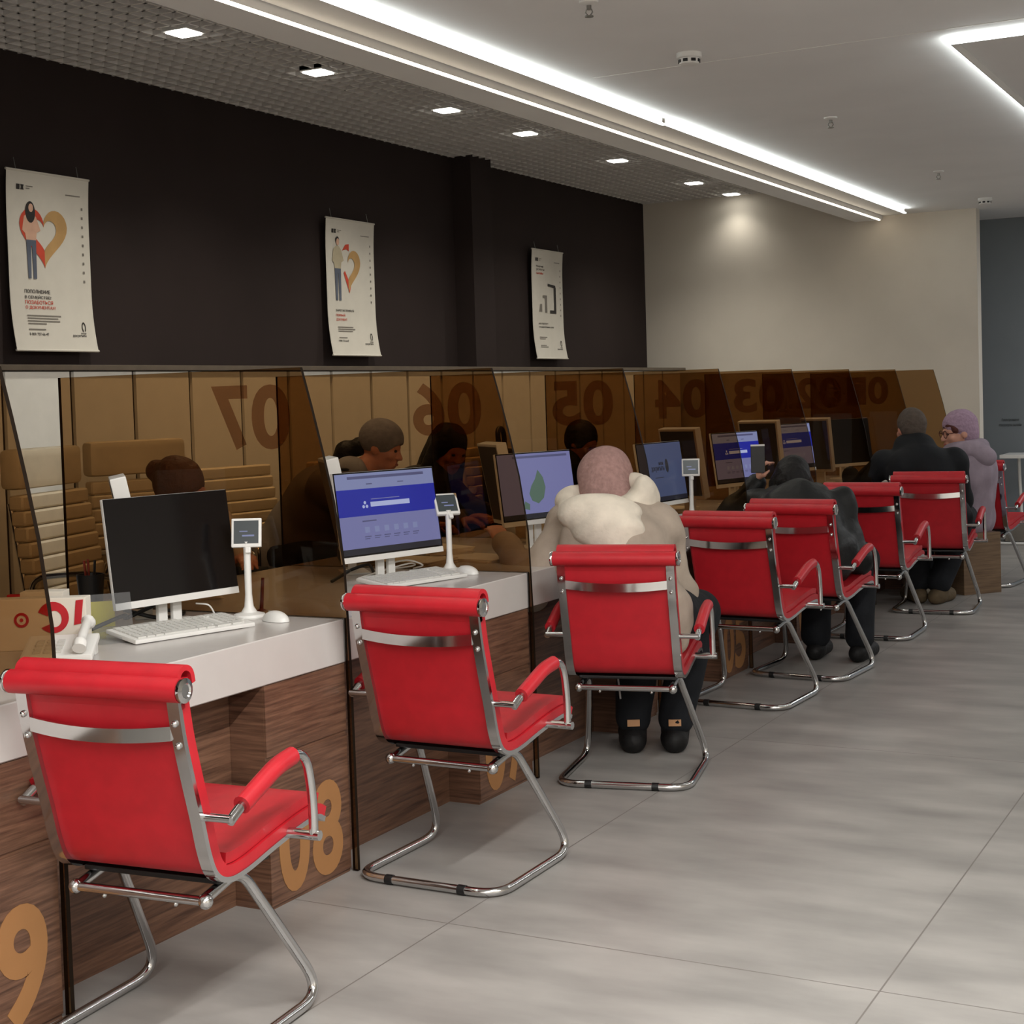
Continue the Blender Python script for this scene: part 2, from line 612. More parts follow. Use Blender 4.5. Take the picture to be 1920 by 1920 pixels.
XW = -3.062
led_run('ceiling_light_line', 'cold white light line on the ceiling, its near length towards the camera', (XW - 0.005, -1.2), (XW - 0.005, 7.5), 0.014, 0.010, M_['led'], 1, 2.79, 0.03)
led_run('ceiling_light_line', 'cold white light line on the ceiling, its far length ending at the pale wall', (XW + 0.008, 7.52), (XW + 0.008, 12.6), 0.014, 0.010, M_['led'], 1, 2.79, 0.03)
led_run('edge_light_line', 'warm white light line along the bottom edge of the ceiling beam', (-3.352, -1.2), (-3.352, 12.93), 0.014, 0.010, M_['led_warm'], 1, 2.786)
led_run('ceiling_light_line', 'cold light line running away from the camera, one side of the ceiling light frame', (-1.385, 6.51), (-1.385, 12.0), 0.012, 0.010, M_['led'], -1, 2.795, 0.025)
led_run('ceiling_light_line', 'short cold light line across the ceiling, meeting another at a corner', (-1.385, 6.50), (1.6, 6.50), 0.012, 0.010, M_['led'], -1, 2.795, 0.025)

ordinals = ['first', 'second', 'third', 'fourth', 'fifth', 'sixth', 'seventh', 'eighth', 'ninth', 'tenth', 'eleventh', 'twelfth', 'thirteenth', 'fourteenth', 'fifteenth', 'sixteenth', 'seventeenth', 'eighteenth', 'nineteenth', 'twentieth', 'twenty-first', 'twenty-second']
DLY = [5.555, 6.61, 7.92, 8.93, 10.39, 11.92, 12.82]
for i, yy in enumerate(DLY):
    t = thing('downlight', f'small square lit downlight in the lattice ceiling, {ordinals[len(DLY) - 1 - i]} from the pale far wall', 'downlight', (-4.62, yy, 3.10), 0, 'downlights in the lattice ceiling')
    obj('bezel', box((-0.072, -0.072, -0.002), (0.072, 0.072, 0.05)), M_['white_plastic'], t)
    obj('diffuser', box((-0.058, -0.058, -0.008), (0.058, 0.058, -0.003)), M_['lamp'], t)
    l = bpy.data.lights.new('downlight_beam', 'SPOT')
    l.energy = 42 if i < len(DLY) - 1 else 5
    l.spot_size = math.radians(125)
    l.spot_blend = 1.0
    l.shadow_soft_size = 0.05
    l.color = (1.0, 0.96, 0.86)
    lo = bpy.data.objects.new('downlight_beam', l)
    COL.objects.link(lo)
    lo.location = (-4.62, yy, 3.07)

# small fittings on the ceiling
for i, (px, py, lab) in enumerate([(-2.392, 6.155, 'round white smoke detector on the ceiling above the visitor seats'), (-2.372, 12.35, 'round white smoke detector on the ceiling near the end of the pale wall')]):
    t = thing('smoke_detector', lab, 'smoke detector', (px, py, Z_CEIL), 0, 'smoke detectors')
    obj('base', add_lathe(B(), [(0.05, -0.022), (0.054, -0.018), (0.054, 0)], segs=24), M_['white_plastic'], t, True)
    bm = add_lathe(B(), [(0.03, -0.05), (0.042, -0.046), (0.045, -0.0225)], segs=24)
    obj('cover', bm, M_['white_plastic'], t, True)
    bm = B()
    for k in range(8):
        a = 2 * PI * k / 8
        add_box(bm, (-0.01, 0.0425, -0.04), (0.01, 0.0465, -0.028), mat=Matrix.Rotation(a, 4, 'Z'))
    obj('vent', bm, M_['black'], t)
for px, py, lab in [(-2.378, 5.13, 'sprinkler on the ceiling nearest the camera'), (-2.339, 8.06, 'sprinkler on the ceiling, middle one of three'), (-2.33, 10.56, 'sprinkler on the ceiling, farthest of three')]:
    t = thing('sprinkler', 'small white ' + lab, 'sprinkler', (px, py, Z_CEIL), 0, 'ceiling sprinklers')
    obj('rosette', add_lathe(B(), [(0.012, -0.014), (0.035, -0.006), (0.036, 0)], segs=18), M_['white_plastic'], t, True)
    bm = add_lathe(B(), [(0.009, -0.03), (0.009, -0.0145)], segs=12)
    for s in (-1, 1):
        add_tube(bm, [(0.009 * s, 0, -0.028), (0.014 * s, 0, -0.04), (0.004 * s, 0, -0.052)], 0.0028, 6)
    add_lathe(bm, [(0.016, -0.056), (0.016, -0.052)], segs=14)
    obj('nozzle', bm, M_['steel'], t)

# ------------------------------------------------------------------ storage cabinets under the dark wall
DW = 0.4145
ycab = [4.917 - 0.0 + 0.0]
y0c = 4.835
cabs = [y0c + DW * k for k in range(-3, 20)]
cabs = [c for c in cabs if c + DW < Y_FAR - 0.02]
nC = len(cabs)
proto = None
for i, yc in enumerate(cabs):
    lab = f'white storage cabinet along the dark wall, {ordinals[nC - 1 - i]} from the pale far wall'
    if proto is None:
        t = thing('storage_cabinet', lab, 'cabinet', (X_CAB, yc, 0), 0, 'white cabinets along the dark wall')
        obj('carcass', box((-0.42, 0.001, 0.0), (-0.022, DW - 0.001, 1.568)), M_['cab_frame'], t)
        obj('door', box((-0.02, 0.014, 0.06), (0.0, DW - 0.014, 1.565), 0.002), M_['cab_white'], t)
        proto = t
    else:
        t = copy_tree(proto)
        t.location = (X_CAB, yc, 0)
        t['label'] = lab
yA, yB = cabs[0], cabs[-1] + DW
o = obj('cabinet_ledge', box((-0.43, 0, 0), (0.012, yB - yA + 0.1, 0.026), 0.003), M_['ledge'])
o.location = (X_CAB, yA, 1.57)
tag(o, 'long brown ledge board along the tops of the white cabinets', 'ledge')

# ------------------------------------------------------------------ hanging posters
PW, PH = 0.54, 0.855


def poster_map(u, v, d=0.0):
    """poster coordinates (u across, v up, metres) to the poster's own space; the lower part bows off the wall"""
    k = max(0.0, (0.30 - v) / 0.30)
    k2 = max(0.0, (v - 0.62) / 0.24)
    return Vector((0.012 + 0.032 * k * k + 0.012 * k2 * k2 + d, u, v))


def poster(y, label):
    t = thing('hanging_poster', label, 'poster', (X_WALL + 0.03, y, 1.68), 0, 'white posters on the dark wall')
    bm = B()
    N = 20
    g = [[bm.verts.new(poster_map(PW * i / 4, PH * j / N, dd)) for i in range(5)] for dd in (0, 0.002) for j in range(N + 1)]
    for lay in range(2):
        for j in range(N):
            for i in range(4):
                o_ = lay * (N + 1)
                bm.faces.new((g[o_ + j][i], g[o_ + j][i + 1], g[o_ + j + 1][i + 1], g[o_ + j + 1][i]))
    bmesh.ops.recalc_face_normals(bm, faces=bm.faces)
    obj('sheet', bm, M_['banner'], t, 'all')
    for nm, vv in (('top_rail', PH), ('bottom_rail', 0.0)):
        c = poster_map(0, vv)
        obj(nm, add_tube(B(), [c + Vector((0, -0.004, 0)), c + Vector((0, PW + 0.004, 0))], 0.006, 8), M_['banner'], t, True)
    for uu in (0.06, PW - 0.07):
        c = poster_map(uu, PH)
        obj('hanging_wire', add_tube(B(), [c, c + Vector((-0.012, 0, 0.06))], 0.0018, 6), M_['steel'], t)
    return t


def decal(t, name, polys, mat, d=0.0045):
    """printed flat shapes laid on the sheet; printed matter keeps its own colour"""
    bm = B()
    for poly in polys:
        vs_ = [bm.verts.new(poster_map(u, v, d)) for u, v in poly]
        bm.faces.new(vs_)
    bmesh.ops.recalc_face_normals(bm, faces=bm.faces)
    for f in bm.faces:
        if f.normal.x < 0:
            f.normal_flip()
    return obj(name, bm, mat, t)


def decal_text(t, txt, u, v, w, h, mat, bold=0.01):
    bm = fit_text(txt, w, h, bold)
    for vv in bm.verts:
        vv.co = poster_map(u + vv.co.x, v + vv.co.y, 0.0045 + vv.co.z * 0.3)
    return obj('lettering', bm, mat, t)


def arc(cx, cy_, rx, ry, a0, a1, n=18):
    return [(cx + rx * math.cos(math.radians(a0 + (a1 - a0) * k / n)), cy_ + ry * math.sin(math.radians(a0 + (a1 - a0) * k / n))) for k in range(n + 1)]


def strip_polys(outer, inner):
    return [[outer[i], outer[i + 1], inner[i + 1], inner[i]] for i in range(len(outer) - 1)]


def heart_half(cx, top, w, h, side, thick):
    """one half of a heart outline as a band, from the top notch round to the tip"""
    outer, inner = [], []
    for k in range(25):
        s = k / 24 * PI
        xx = 16 * math.sin(s) ** 3 / 16
        yy = (13 * math.cos(s) - 5 * math.cos(2 * s) - 2 * math.cos(3 * s) - math.cos(4 * s)) / 17
        outer.append((cx + side * xx * w, top + yy * h))
        inner.append((cx + side * xx * w * thick, top + 0.02 * h + yy * h * thick))
    return strip_polys(outer, inner)


def body_print(t, u, v, h, hair_long, top_mat, leg_mat):
    s = h
    decal(t, 'figure_legs', [[(u - 0.07 * s, v), (u - 0.02 * s, v), (u - 0.005 * s, v + 0.42 * s), (u + 0.01 * s, v + 0.42 * s), (u + 0.02 * s, v), (u + 0.075 * s, v), (u + 0.085 * s, v + 0.52 * s), (u - 0.085 * s, v + 0.52 * s)]], leg_mat, 0.0060)
    decal(t, 'figure_top', [[(u - 0.085 * s, v + 0.5 * s), (u + 0.085 * s, v + 0.5 * s), (u + 0.10 * s, v + 0.6 * s), (u + 0.17 * s, v + 0.63 * s), (u + 0.10 * s, v + 0.80 * s), (u + 0.04 * s, v + 0.85 * s), (u - 0.04 * s, v + 0.85 * s), (u - 0.11 * s, v + 0.80 * s), (u - 0.15 * s, v + 0.62 * s), (u - 0.10 * s, v + 0.58 * s)]], top_mat, 0.0064)
    decal(t, 'figure_hair', [arc(u, v + (0.86 if hair_long else 0.945) * s, (0.085 if hair_long else 0.05) * s, (0.14 if hair_long else 0.055) * s, 0, 360)[:-1]], M_['ink'], 0.0068)
    decal(t, 'figure_face', [arc(u + 0.01 * s, v + 0.915 * s, 0.04 * s, 0.055 * s, 0, 360)[:-1]], M_['ink_skin'], 0.0072)


def poster_common(t, lines_y, heads):
    decal(t, 'header_mark', [[(0.06, 0.765), (0.082, 0.765), (0.082, 0.790), (0.06, 0.790)], [(0.086, 0.765), (0.108, 0.765), (0.104, 0.777), (0.108, 0.790), (0.086, 0.790), (0.09, 0.777)]], M_['ink'])
    decal(t, 'header_text', [[(0.12, 0.783), (0.165, 0.783), (0.165, 0.787), (0.12, 0.787)], [(0.12, 0.772), (0.145, 0.772), (0.145, 0.776), (0.12, 0.776)], [(0.38, 0.765), (0.48, 0.765), (0.48, 0.770), (0.38, 0.770)]], M_['ink_grey'])
    decal(t, 'side_icons', [[(0.485, 0.70 - 0.045 * k), (0.497, 0.70 - 0.045 * k), (0.497, 0.713 - 0.045 * k), (0.485, 0.713 - 0.045 * k)] for k in range(9)], M_['ink_grey'])
    decal(t, 'fine_print', [[(0.095, yy), (0.095 + ww, yy), (0.095 + ww, yy + 0.006), (0.095, yy + 0.006)] for yy, ww in lines_y], M_['ink_grey'])
    decal(t, 'emblem', strip_polys(arc(0.462, 0.118, 0.014, 0.026, -60, 250), arc(0.462, 0.118, 0.008, 0.018, -60, 250)), M_['ink'])
    decal_text(t, 'мои', 0.438, 0.083, 0.034, 0.008, M_['ink'])
    decal_text(t, 'документы', 0.378, 0.066, 0.094, 0.014, M_['ink'])


t = poster(5.278, 'white hanging poster with red and gold heart and a long-haired woman, nearest the camera')
poster_common(t, [(0.165, 0.22), (0.152, 0.20), (0.139, 0.21), (0.126, 0.12), (0.098, 0.11)], None)
decal(t, 'heart_red', heart_half(0.230, 0.565, 0.155, 0.168, -1, 0.53), M_['ink_red'], 0.0050)
decal(t, 'heart_gold', heart_half(0.230, 0.565, 0.155, 0.168, 1, 0.53), M_['gold'], 0.0054)
body_print(t, 0.145, 0.345, 0.37, True, M_['ink_skin'], M_['denim'])
for k, (s_, w_, mm) in enumerate([('ПОПОЛНЕНИЕ', 0.165, 'ink'), ('В СЕМЕЙСТВЕ?', 0.17, 'ink'), ('ПОЗАБОТЬСЯ', 0.18, 'ink_red'), ('О ДОКУМЕНТАХ!', 0.195, 'ink_red')]):
    decal_text(t, s_, 0.09, 0.275 - 0.026 * k, w_, 0.018, M_[mm])
decal_text(t, '8 800 737-66-47', 0.095, 0.072, 0.125, 0.013, M_['ink'], 0.005)

t = poster(7.876, 'white hanging poster with a standing man beside a red and gold half heart')
poster_common(t, [(0.175, 0.17), (0.162, 0.19), (0.149, 0.16), (0.108, 0.09)], None)
decal(t, 'heart_gold', heart_half(0.235, 0.555, 0.14, 0.16, 1, 0.53), M_['gold'], 0.0054)
decal(t, 'heart_red', [[(0.175, 0.66), (0.21, 0.70), (0.25, 0.705), (0.25, 0.66), (0.22, 0.672)], [(0.185, 0.52), (0.20, 0.535), (0.262, 0.44), (0.245, 0.395)]], M_['ink_red'], 0.0050)
body_print(t, 0.12, 0.345, 0.40, False, M_['ink_beige'], M_['denim'])
for k, (s_, w_, mm) in enumerate([('ЗАРЕГИСТРИРУЙ', 0.20, 'ink'), ('ПЕРВЫЙ', 0.10, 'ink_red'), ('ДОКУМЕНТ', 0.12, 'ink_red')]):
    decal_text(t, s_, 0.085, 0.275 - 0.030 * k, w_, 0.018, M_[mm])
decal_text(t, '8 800 737-66-47', 0.085, 0.085, 0.11, 0.012, M_['ink'], 0.005)

t = poster(10.652, 'white hanging poster showing grey stacked devices, farthest along the dark wall')
poster_common(t, [(0.165, 0.13), (0.152, 0.10), (0.10, 0.10), (0.088, 0.13)], None)
decal(t, 'device_outline', [[(0.27, 0.595), (0.40, 0.585), (0.41, 0.565), (0.41, 0.36), (0.30, 0.36), (0.30, 0.385), (0.375, 0.385), (0.375, 0.565), (0.27, 0.575)]], M_['ink'], 0.0054)
decal(t, 'device_small', [[(0.18, 0.50), (0.25, 0.50), (0.25, 0.365), (0.215, 0.365), (0.215, 0.48), (0.18, 0.48)], [(0.13, 0.43), (0.16, 0.43), (0.16, 0.37), (0.11, 0.37)]], M_['ink_grey'], 0.0054)
for k, (s_, w_, mm) in enumerate([('Получай', 0.12, 'ink'), ('услуги', 0.14, 'ink_grey'), ('онлайн', 0.12, 'ink_red')]):
    decal_text(t, s_, 0.075, 0.715 - 0.026 * k, w_, 0.018, M_[mm])
decal_text(t, 'на портале', 0.10, 0.265, 0.16, 0.018, M_['ink_grey'])
decal_text(t, 'государственных услуг', 0.10, 0.24, 0.26, 0.014, M_['ink'])

# ------------------------------------------------------------------ desks and dividers
PY = [3.71 + 1.168 * k for k in range(-2, 8)]      # planes of the glass dividers
NAMES = ['09', '08', '07', '06', '05', '04', '03', '02', '01']
XF = -2.568
HALF = 0.006


def panel_outline():
    # x, z from the front foot up round the slanted nose to the back and along the desk top
    return [(-2.548, 0.002), (-2.552, 0.60), (-2.562, 0.90), (-2.592, 1.10), (-2.624, 1.24), (-2.66, 1.38), (-2.692, 1.495), (-3.66, 1.495), (-3.66, 0.752), (-2.566, 0.752), (-2.5655, 0.002)]


def glass_divider(y, num, label):
    t = thing('glass_divider', label, 'divider', (0, y, 0), 0, 'bronze glass dividers between the desks')
    mm = basis((0, HALF, 0), (1, 0, 0), (0, 0, 1), (0, -1, 0))
    bm = add_prism(B(), panel_outline(), HALF * 2, mm)
    o = obj('glass', bm, M_['glass'], t)
    o.data.materials.append(M_['glass_edge'])
    for p in o.data.polygons:
        if abs(p.normal.y) < 0.5:
            p.material_index = 1
    if num:
        # lettering faces the far side, so it reads mirrored from the near side
        for ch, w0, w1 in ((num[0], -2.745, -2.888), (num[1], -2.902, -3.04)):
            f = fit_text(ch, abs(w1 - w0), 0.196, 0.032, 0.001)
            if ch == '1':
                pass
            bmm = xf(f, basis((w0, HALF + 0.0015, 1.252), (-1, 0, 0), (0, 0, 1), (0, 1, 0)))
            obj('number', bmm, M_['film'], t)
    return t


for k, y in enumerate(PY[1:], start=1):
    num = NAMES[k] if k < len(NAMES) else None
    if k == len(NAMES):
        lab = 'bronze glass divider without a number, last before the pale wall'
    else:
        lab = f'bronze glass divider with mirrored number {num} beside its desk'
    if k == 1:
        lab = 'bronze glass divider nearest the camera, only its slanted front edge in view'
    glass_divider(y, num, lab)


def service_desk(y0, y1, num, label):
    L = y1 - y0
    t = thing('service_desk', label, 'desk', (XF, y0, 0), 0, 'numbered service desks in a row')
    g = 0.009
    bm = add_prism(B(), [(-1.06, 0.71), (-1.06, 0.75), (-0.003, 0.75), (0, 0.747), (0, 0.625), (-0.003, 0.622), (-0.05, 0.622), (-0.05, 0.71)], L - 2 * g, basis((0, L - g, 0), (1, 0, 0), (0, 0, 1), (0, -1, 0)))
    obj('tabletop', bm, M_['desk_white'], t)
    obj('modesty_board', box((-0.142, g, 0.0), (-0.124, L - g, 0.70)), M_['wood'], t)
    p0 = L - g - 0.386
    obj('pedestal', box((-0.123, p0, 0.0), (-0.006, L - g, 0.6215)), M_['wood'], t)
    obj('upper_front', box((-0.0058, p0 + 0.001, 0.424), (0, L - g - 0.001, 0.6205), 0.001), M_['wood'], t)
    lf = obj('lower_front', box((-0.0058, p0 + 0.001, 0.012), (0, L - g - 0.001, 0.413), 0.001), M_['wood'], t)
    for ch, a, b in ((num[0], 0.030, 0.172), (num[1], 0.185, 0.335)):
        if ch == '1':
            a, b = a + 0.03, b - 0.02
        f = xf(fit_text(ch, b - a, 0.275, 0.032, 0.0012), basis((0.0003, p0 + a + 0.01, 0.025), (0, 1, 0), (0, 0, 1), (1, 0, 0)))
        obj('number', f, M_['tan'], lf)
    for yy in (0.2, L - 0.45):
        obj('leg', box((-1.0, yy, 0), (-0.95, yy + 0.05, 0.707)), M_['steel'], t)
    return t


for k in range(len(NAMES)):
    service_desk(PY[k], PY[k + 1], NAMES[k], f'white topped walnut service desk with number {NAMES[k]} on its pedestal')


# ------------------------------------------------------------------ desk equipment
def monitor(name, label, loc, rz, screen, cat='monitor', W=0.49, H=0.285, tilt=8, zb=0.082, group='client monitors on the desks'):
    """screen faces local -y; loc is the desk point under the bottom bezel"""
    t = thing(name, label, cat, loc, rz, group)
    R = Matrix.Translation((0, 0, zb)) @ Matrix.Rotation(math.radians(-tilt), 4, 'X')
    obj('casing', box((-W / 2, 0.0, 0.0), (W / 2, 0.012, H + 0.02), 0.003, R), M_['white_plastic'], t)
    bm = box((-W * 0.3, 0.0125, 0.03), (W * 0.3, 0.04, H * 0.75), 0.012, R)
    obj('rear_cover', bm, M_['white_plastic'], t)
    obj('chin', box((-W / 2, -0.003, 0.0), (W / 2, -0.0002, 0.020), 0.001, R), M_['white_plastic'], t)
    scr = obj('screen', box((-W / 2 + 0.001, -0.002, 0.0205), (W / 2 - 0.001, -0.0002, H + 0.019), 0, R), M_['blackscreen'], t)

    def patch(nm, u0, v0, u1, v1, mat, d=0.0):
        # u, v as fractions of the lit area
        x0, z0 = -W / 2 + 0.006, 0.026
        ww, hh = W - 0.012, H - 0.012
        return obj(nm, box((x0 + u0 * ww, -0.0026 - d, z0 + v0 * hh), (x0 + u1 * ww, -0.0021, z0 + v1 * hh), 0, R), mat, scr)
    if screen == 'site':
        patch('page', 0, 0.075, 1, 0.80, M_['scr_lav'])
        patch('taskbar', 0, 0, 1, 0.075, M_['scr_dark'])
        patch('browser_bar', 0, 0.80, 1, 1, M_['scr_pale'])
        patch('banner', 0, 0.47, 1, 0.805, M_['scr_blue'], 0.0004)
        patch('search_field', 0.32, 0.575, 0.72, 0.635, M_['scr_white'], 0.0008)
        patch('tab_strip', 0.12, 0.93, 0.9, 0.965, M_['scr_ink'], 0.0004)
        patch('menu_text', 0.3, 0.855, 0.36, 0.868, M_['scr_ink'], 0.0004)
        patch('menu_text', 0.62, 0.855, 0.68, 0.868, M_['scr_ink'], 0.0004)
        patch('heading', 0.22, 0.395, 0.36, 0.412, M_['scr_ink'], 0.0004)
        patch('slogan', 0.33, 0.665, 0.62, 0.675, M_['scr_lav'], 0.0008)
        bm = B()
        for a in (90, 210, 330):
            aa = math.radians(a)
            x0, z0 = -W / 2 + 0.006 + 0.265 * (W - 0.012), 0.026 + 0.60 * (H - 0.012)
            add_ball(bm, (x0 + 0.009 * math.cos(aa), -0.0032, z0 + 0.009 * math.sin(aa)), 0.006, (1, 0.1, 1), 8, R)
        obj('site_mark', bm, M_['scr_white'], scr)
        for c in range(6):
            u = 0.225 + 0.098 * c
            patch('icon', u + 0.01, 0.26, u + 0.055, 0.33, M_['scr_pale'], 0.0004)
            patch('caption', u, 0.205, u + 0.065, 0.217, M_['scr_ink'], 0.0004)
            patch('caption', u, 0.18, u + 0.05, 0.190, M_['scr_ink'], 0.0004)
    elif screen == 'map':
        patch('page', 0, 0.075, 1, 1, M_['scr_lav'])
        patch('taskbar', 0, 0, 1, 0.075, M_['scr_dark'])
        patch('browser_bar', 0.2, 0.93, 0.95, 0.965, M_['scr_ink'], 0.0004)
        x0, z0 = -W / 2 + 0.006, 0.026
        ww, hh = W - 0.012, H - 0.012
        pts = [(0.40, 0.27), (0.48, 0.22), (0.56, 0.30), (0.60, 0.46), (0.58, 0.62), (0.52, 0.74), (0.47, 0.60), (0.41, 0.50), (0.37, 0.38)]
        mm = R @ basis((x0, -0.0026, z0), (ww, 0, 0), (0, 0, hh), (0, -1, 0))
        obj('map_shape', add_prism(B(), pts, 0.0006, mm), M_['scr_green'], scr)
        obj('map_shape', add_prism(B(), [(0.27, 0.16), (0.35, 0.13), (0.36, 0.22), (0.30, 0.27)], 0.0006, mm), M_['scr_green'], scr)
    elif screen == 'logo':
        patch('page', 0, 0.075, 1, 1, M_['scr_dim'])
        patch('taskbar', 0, 0, 1, 0.075, M_['scr_dark'])
        x0, z0 = -W / 2 + 0.006, 0.026
        ww, hh = W - 0.012, H - 0.012
        f = fit_text('документы', 0.13, 0.028, 0.015, 0.0005)
        xf(f, R @ basis((x0 + 0.26 * ww, -0.0027, z0 + 0.50 * hh), (1, 0, 0), (0, 0, 1), (0, -1, 0)))
        obj('logo_lettering', f, M_['scr_logo'], scr)
        f = fit_text('мои', 0.045, 0.016, 0.03, 0.0005)
        xf(f, R @ basis((x0 + 0.44 * ww, -0.0027, z0 + 0.62 * hh), (1, 0, 0), (0, 0, 1), (0, -1, 0)))
        obj('logo_lettering', f, M_['scr_logo'], scr)
        bm = B()
        add_prism(bm, [(x, y) for x, y in arc(0.62 * ww, 0.60 * hh, 0.016, 0.034, 0, 360)][:-1], 0.0006, R @ basis((x0, -0.0026, z0), (1, 0, 0), (0, 0, 1), (0, -1, 0)))
        obj('logo_leaf', bm, M_['scr_logo'], scr)
        patch('subtitle', 0.33, 0.40, 0.52, 0.41, M_['scr_logo'], 0.0004)
    # stand
    bm = B()
    for s in (-1, 1):
        add_box(bm, (s * 0.026 - 0.016, 0.045, 0.006), (s * 0.026 + 0.016, 0.06, zb + 0.13), 0.003)
    obj('stand', bm, M_['white_plastic'], t)
    obj('foot', box((-0.10, -0.01, 0.0), (0.10, 0.10, 0.007), 0.003), M_['white_plastic'], t)
    return t


def off_from(k, x, y):
    return (x, PY[k] + y, 0.75)


MRZ = math.radians(79)     # screens turned to face the seats
# bottom bezel centre points on the desk tops
monitor('monitor', 'client monitor with a black blank screen on the desk numbered 08', (-2.985, 3.47, 0.75), math.radians(78), 'off', W=0.445, H=0.298, zb=0.068)
monitor('monitor', 'client monitor showing a blue website banner on the desk numbered 07', (-2.945, 4.58, 0.75), math.radians(75), 'site', W=0.48, H=0.296, zb=0.078)
monitor('monitor', 'client monitor showing a green map shape on lavender, beside the cream-hooded visitor', (-2.935, 5.72, 0.75), math.radians(74), 'map', W=0.46, zb=0.10)
monitor('monitor', 'client monitor with a dark logo on a slate blue screen', (-2.885, 6.97, 0.75), math.radians(84), 'logo', W=0.455, H=0.296, zb=0.078)
monitor('monitor', 'client monitor showing a blue website banner, half behind a divider', (-2.905, 8.11, 0.75), math.radians(76), 'site', W=0.46, zb=0.10)
monitor('monitor', 'client monitor with a blue screen showing only beside the black-hooded visitor', (-2.925, 9.18, 0.75), math.radians(77), 'site', W=0.46, zb=0.115)
monitor('monitor', 'client monitor with a black screen beside the man in black', (-2.935, 10.40, 0.75), math.radians(66), 'off', W=0.50, H=0.31, zb=0.085)


def staff_terminal(label, loc, rz, scr='off', w=0.34, h=0.33, tilt=-11):
    t = thing('staff_monitor', label, 'monitor', loc, rz, 'staff monitors')
    zb = 0.075
    R = Matrix.Translation((0, 0, zb)) @ Matrix.Rotation(math.radians(-tilt), 4, 'X')
    bm = box((-w / 2, 0.0, 0.0), (w / 2, 0.048, h), 0.004, R)
    obj('casing', bm, M_['white_plastic'], t)
    obj('dark_face', box((-w / 2 + 0.012, -0.002, 0.02), (w / 2 - 0.012, -0.0002, h - 0.012), 0, R), M_['scr_off'], t)
    obj('stand', box((-0.03, 0.02, 0.006), (0.03, 0.045, 0.1), 0.004), M_['white_plastic'], t)
    obj('foot', box((-0.08, -0.01, 0), (0.08, 0.09, 0.007), 0.003), M_['white_plastic'], t)
    return t


staff_terminal('white staff monitor rising behind the blank client monitor', (-3.235, 3.565, 0.75), math.radians(-46), w=0.22, h=0.36)
staff_terminal('tall white staff monitor edge-on beside the woman in the grey cap', (-3.25, 4.70, 0.75), math.radians(-47), w=0.22, h=0.36)
staff_terminal('staff monitor with a narrow dark face, seen through the divider left of the map screen', (-3.22, 5.90, 0.75), math.radians(-42), w=0.26, h=0.365)
staff_terminal('staff monitor with a dark face behind the slate blue logo screen', (-2.97, 7.44, 0.75), math.radians(-16), w=0.24, h=0.375)
staff_terminal('staff monitor with a dark face behind the half hidden blue website screen', (-3.02, 8.82, 0.75), math.radians(-8), w=0.26, h=0.375)
staff_terminal('staff monitor with pale casing beside the black-hooded visitor', (-3.0, 9.88, 0.75), math.radians(-6), w=0.2, h=0.36)


def keyboard(label, loc, rz):
    t = thing('keyboard', label, 'keyboard', loc, rz, 'white keyboards')
    R = Matrix.Translation((0, 0, 0.006)) @ Matrix.Rotation(math.radians(6), 4, 'X')
    obj('casing', box((-0.195, -0.078, 0.004), (0.195, 0.078, 0.016), 0.004, R), M_['white_plastic'], t)
    bm = B()
    for r in range(6):
        yy = 0.058 - r * 0.023
        if r == 5:
            spans = [(-0.18, -0.155), (-0.152, -0.128), (-0.125, -0.10), (-0.097, 0.01), (0.013, 0.037), (0.04, 0.065), (0.075, 0.12), (0.126, 0.165)]
        else:
            n = 18 if r else 16
            w = 0.36 / n
            spans = [(-0.18 + w * i + 0.001, -0.18 + w * (i + 1) - 0.002) for i in range(n) if i not in ((14,) if r else (4, 9))]
        for a, b in spans:
            add_box(bm, (a, yy - 0.0098, 0.0162), (b, yy + 0.0098, 0.0205), 0, R)
    obj('key_set', bm, M_['grey_key'], t)['kind'] = 'stuff'
    return t


def mouse(label, loc, rz):
    t = thing('mouse', label, 'mouse', loc, rz, 'white computer mice')
    bm = B()
    add_ball(bm, (0, 0, 0), 1, (0.03, 0.055, 0.03), 20)
    bmesh.ops.bisect_plane(bm, geom=bm.verts[:] + bm.edges[:] + bm.faces[:], plane_co=(0, 0, 0), plane_no=(0, 0, 1), clear_inner=True)
    bmesh.ops.holes_fill(bm, edges=bm.edges)
    xf(bm, Matrix.Translation((0, 0, 0.001)))
    obj('shell', bm, M_['white_plastic'], t, True)
    obj('scroll_wheel', add_box(B(), (-0.0025, 0.02, 0.026), (0.0025, 0.034, 0.0295), 0.001), M_['ink_grey'], t)
    return t


keyboard('white keyboard in front of the blank client monitor', (-2.865, 3.335, 0.75), math.radians(73))
keyboard('white keyboard in front of the blue website monitor on desk 07', (-2.845, 4.535, 0.75), math.radians(75))
keyboard('white keyboard in front of the slate blue logo screen', (-2.79, 6.90, 0.75), math.radians(82))
mouse('white mouse on the corner of the desk numbered 08', (-2.745, 3.612, 0.75), math.radians(72))
mouse('white mouse on the corner of the desk numbered 07', (-2.775, 4.795, 0.75), math.radians(72))
mouse('white mouse just above the back of the red seat before the logo screen', (-2.80, 7.12, 0.75), math.radians(72))


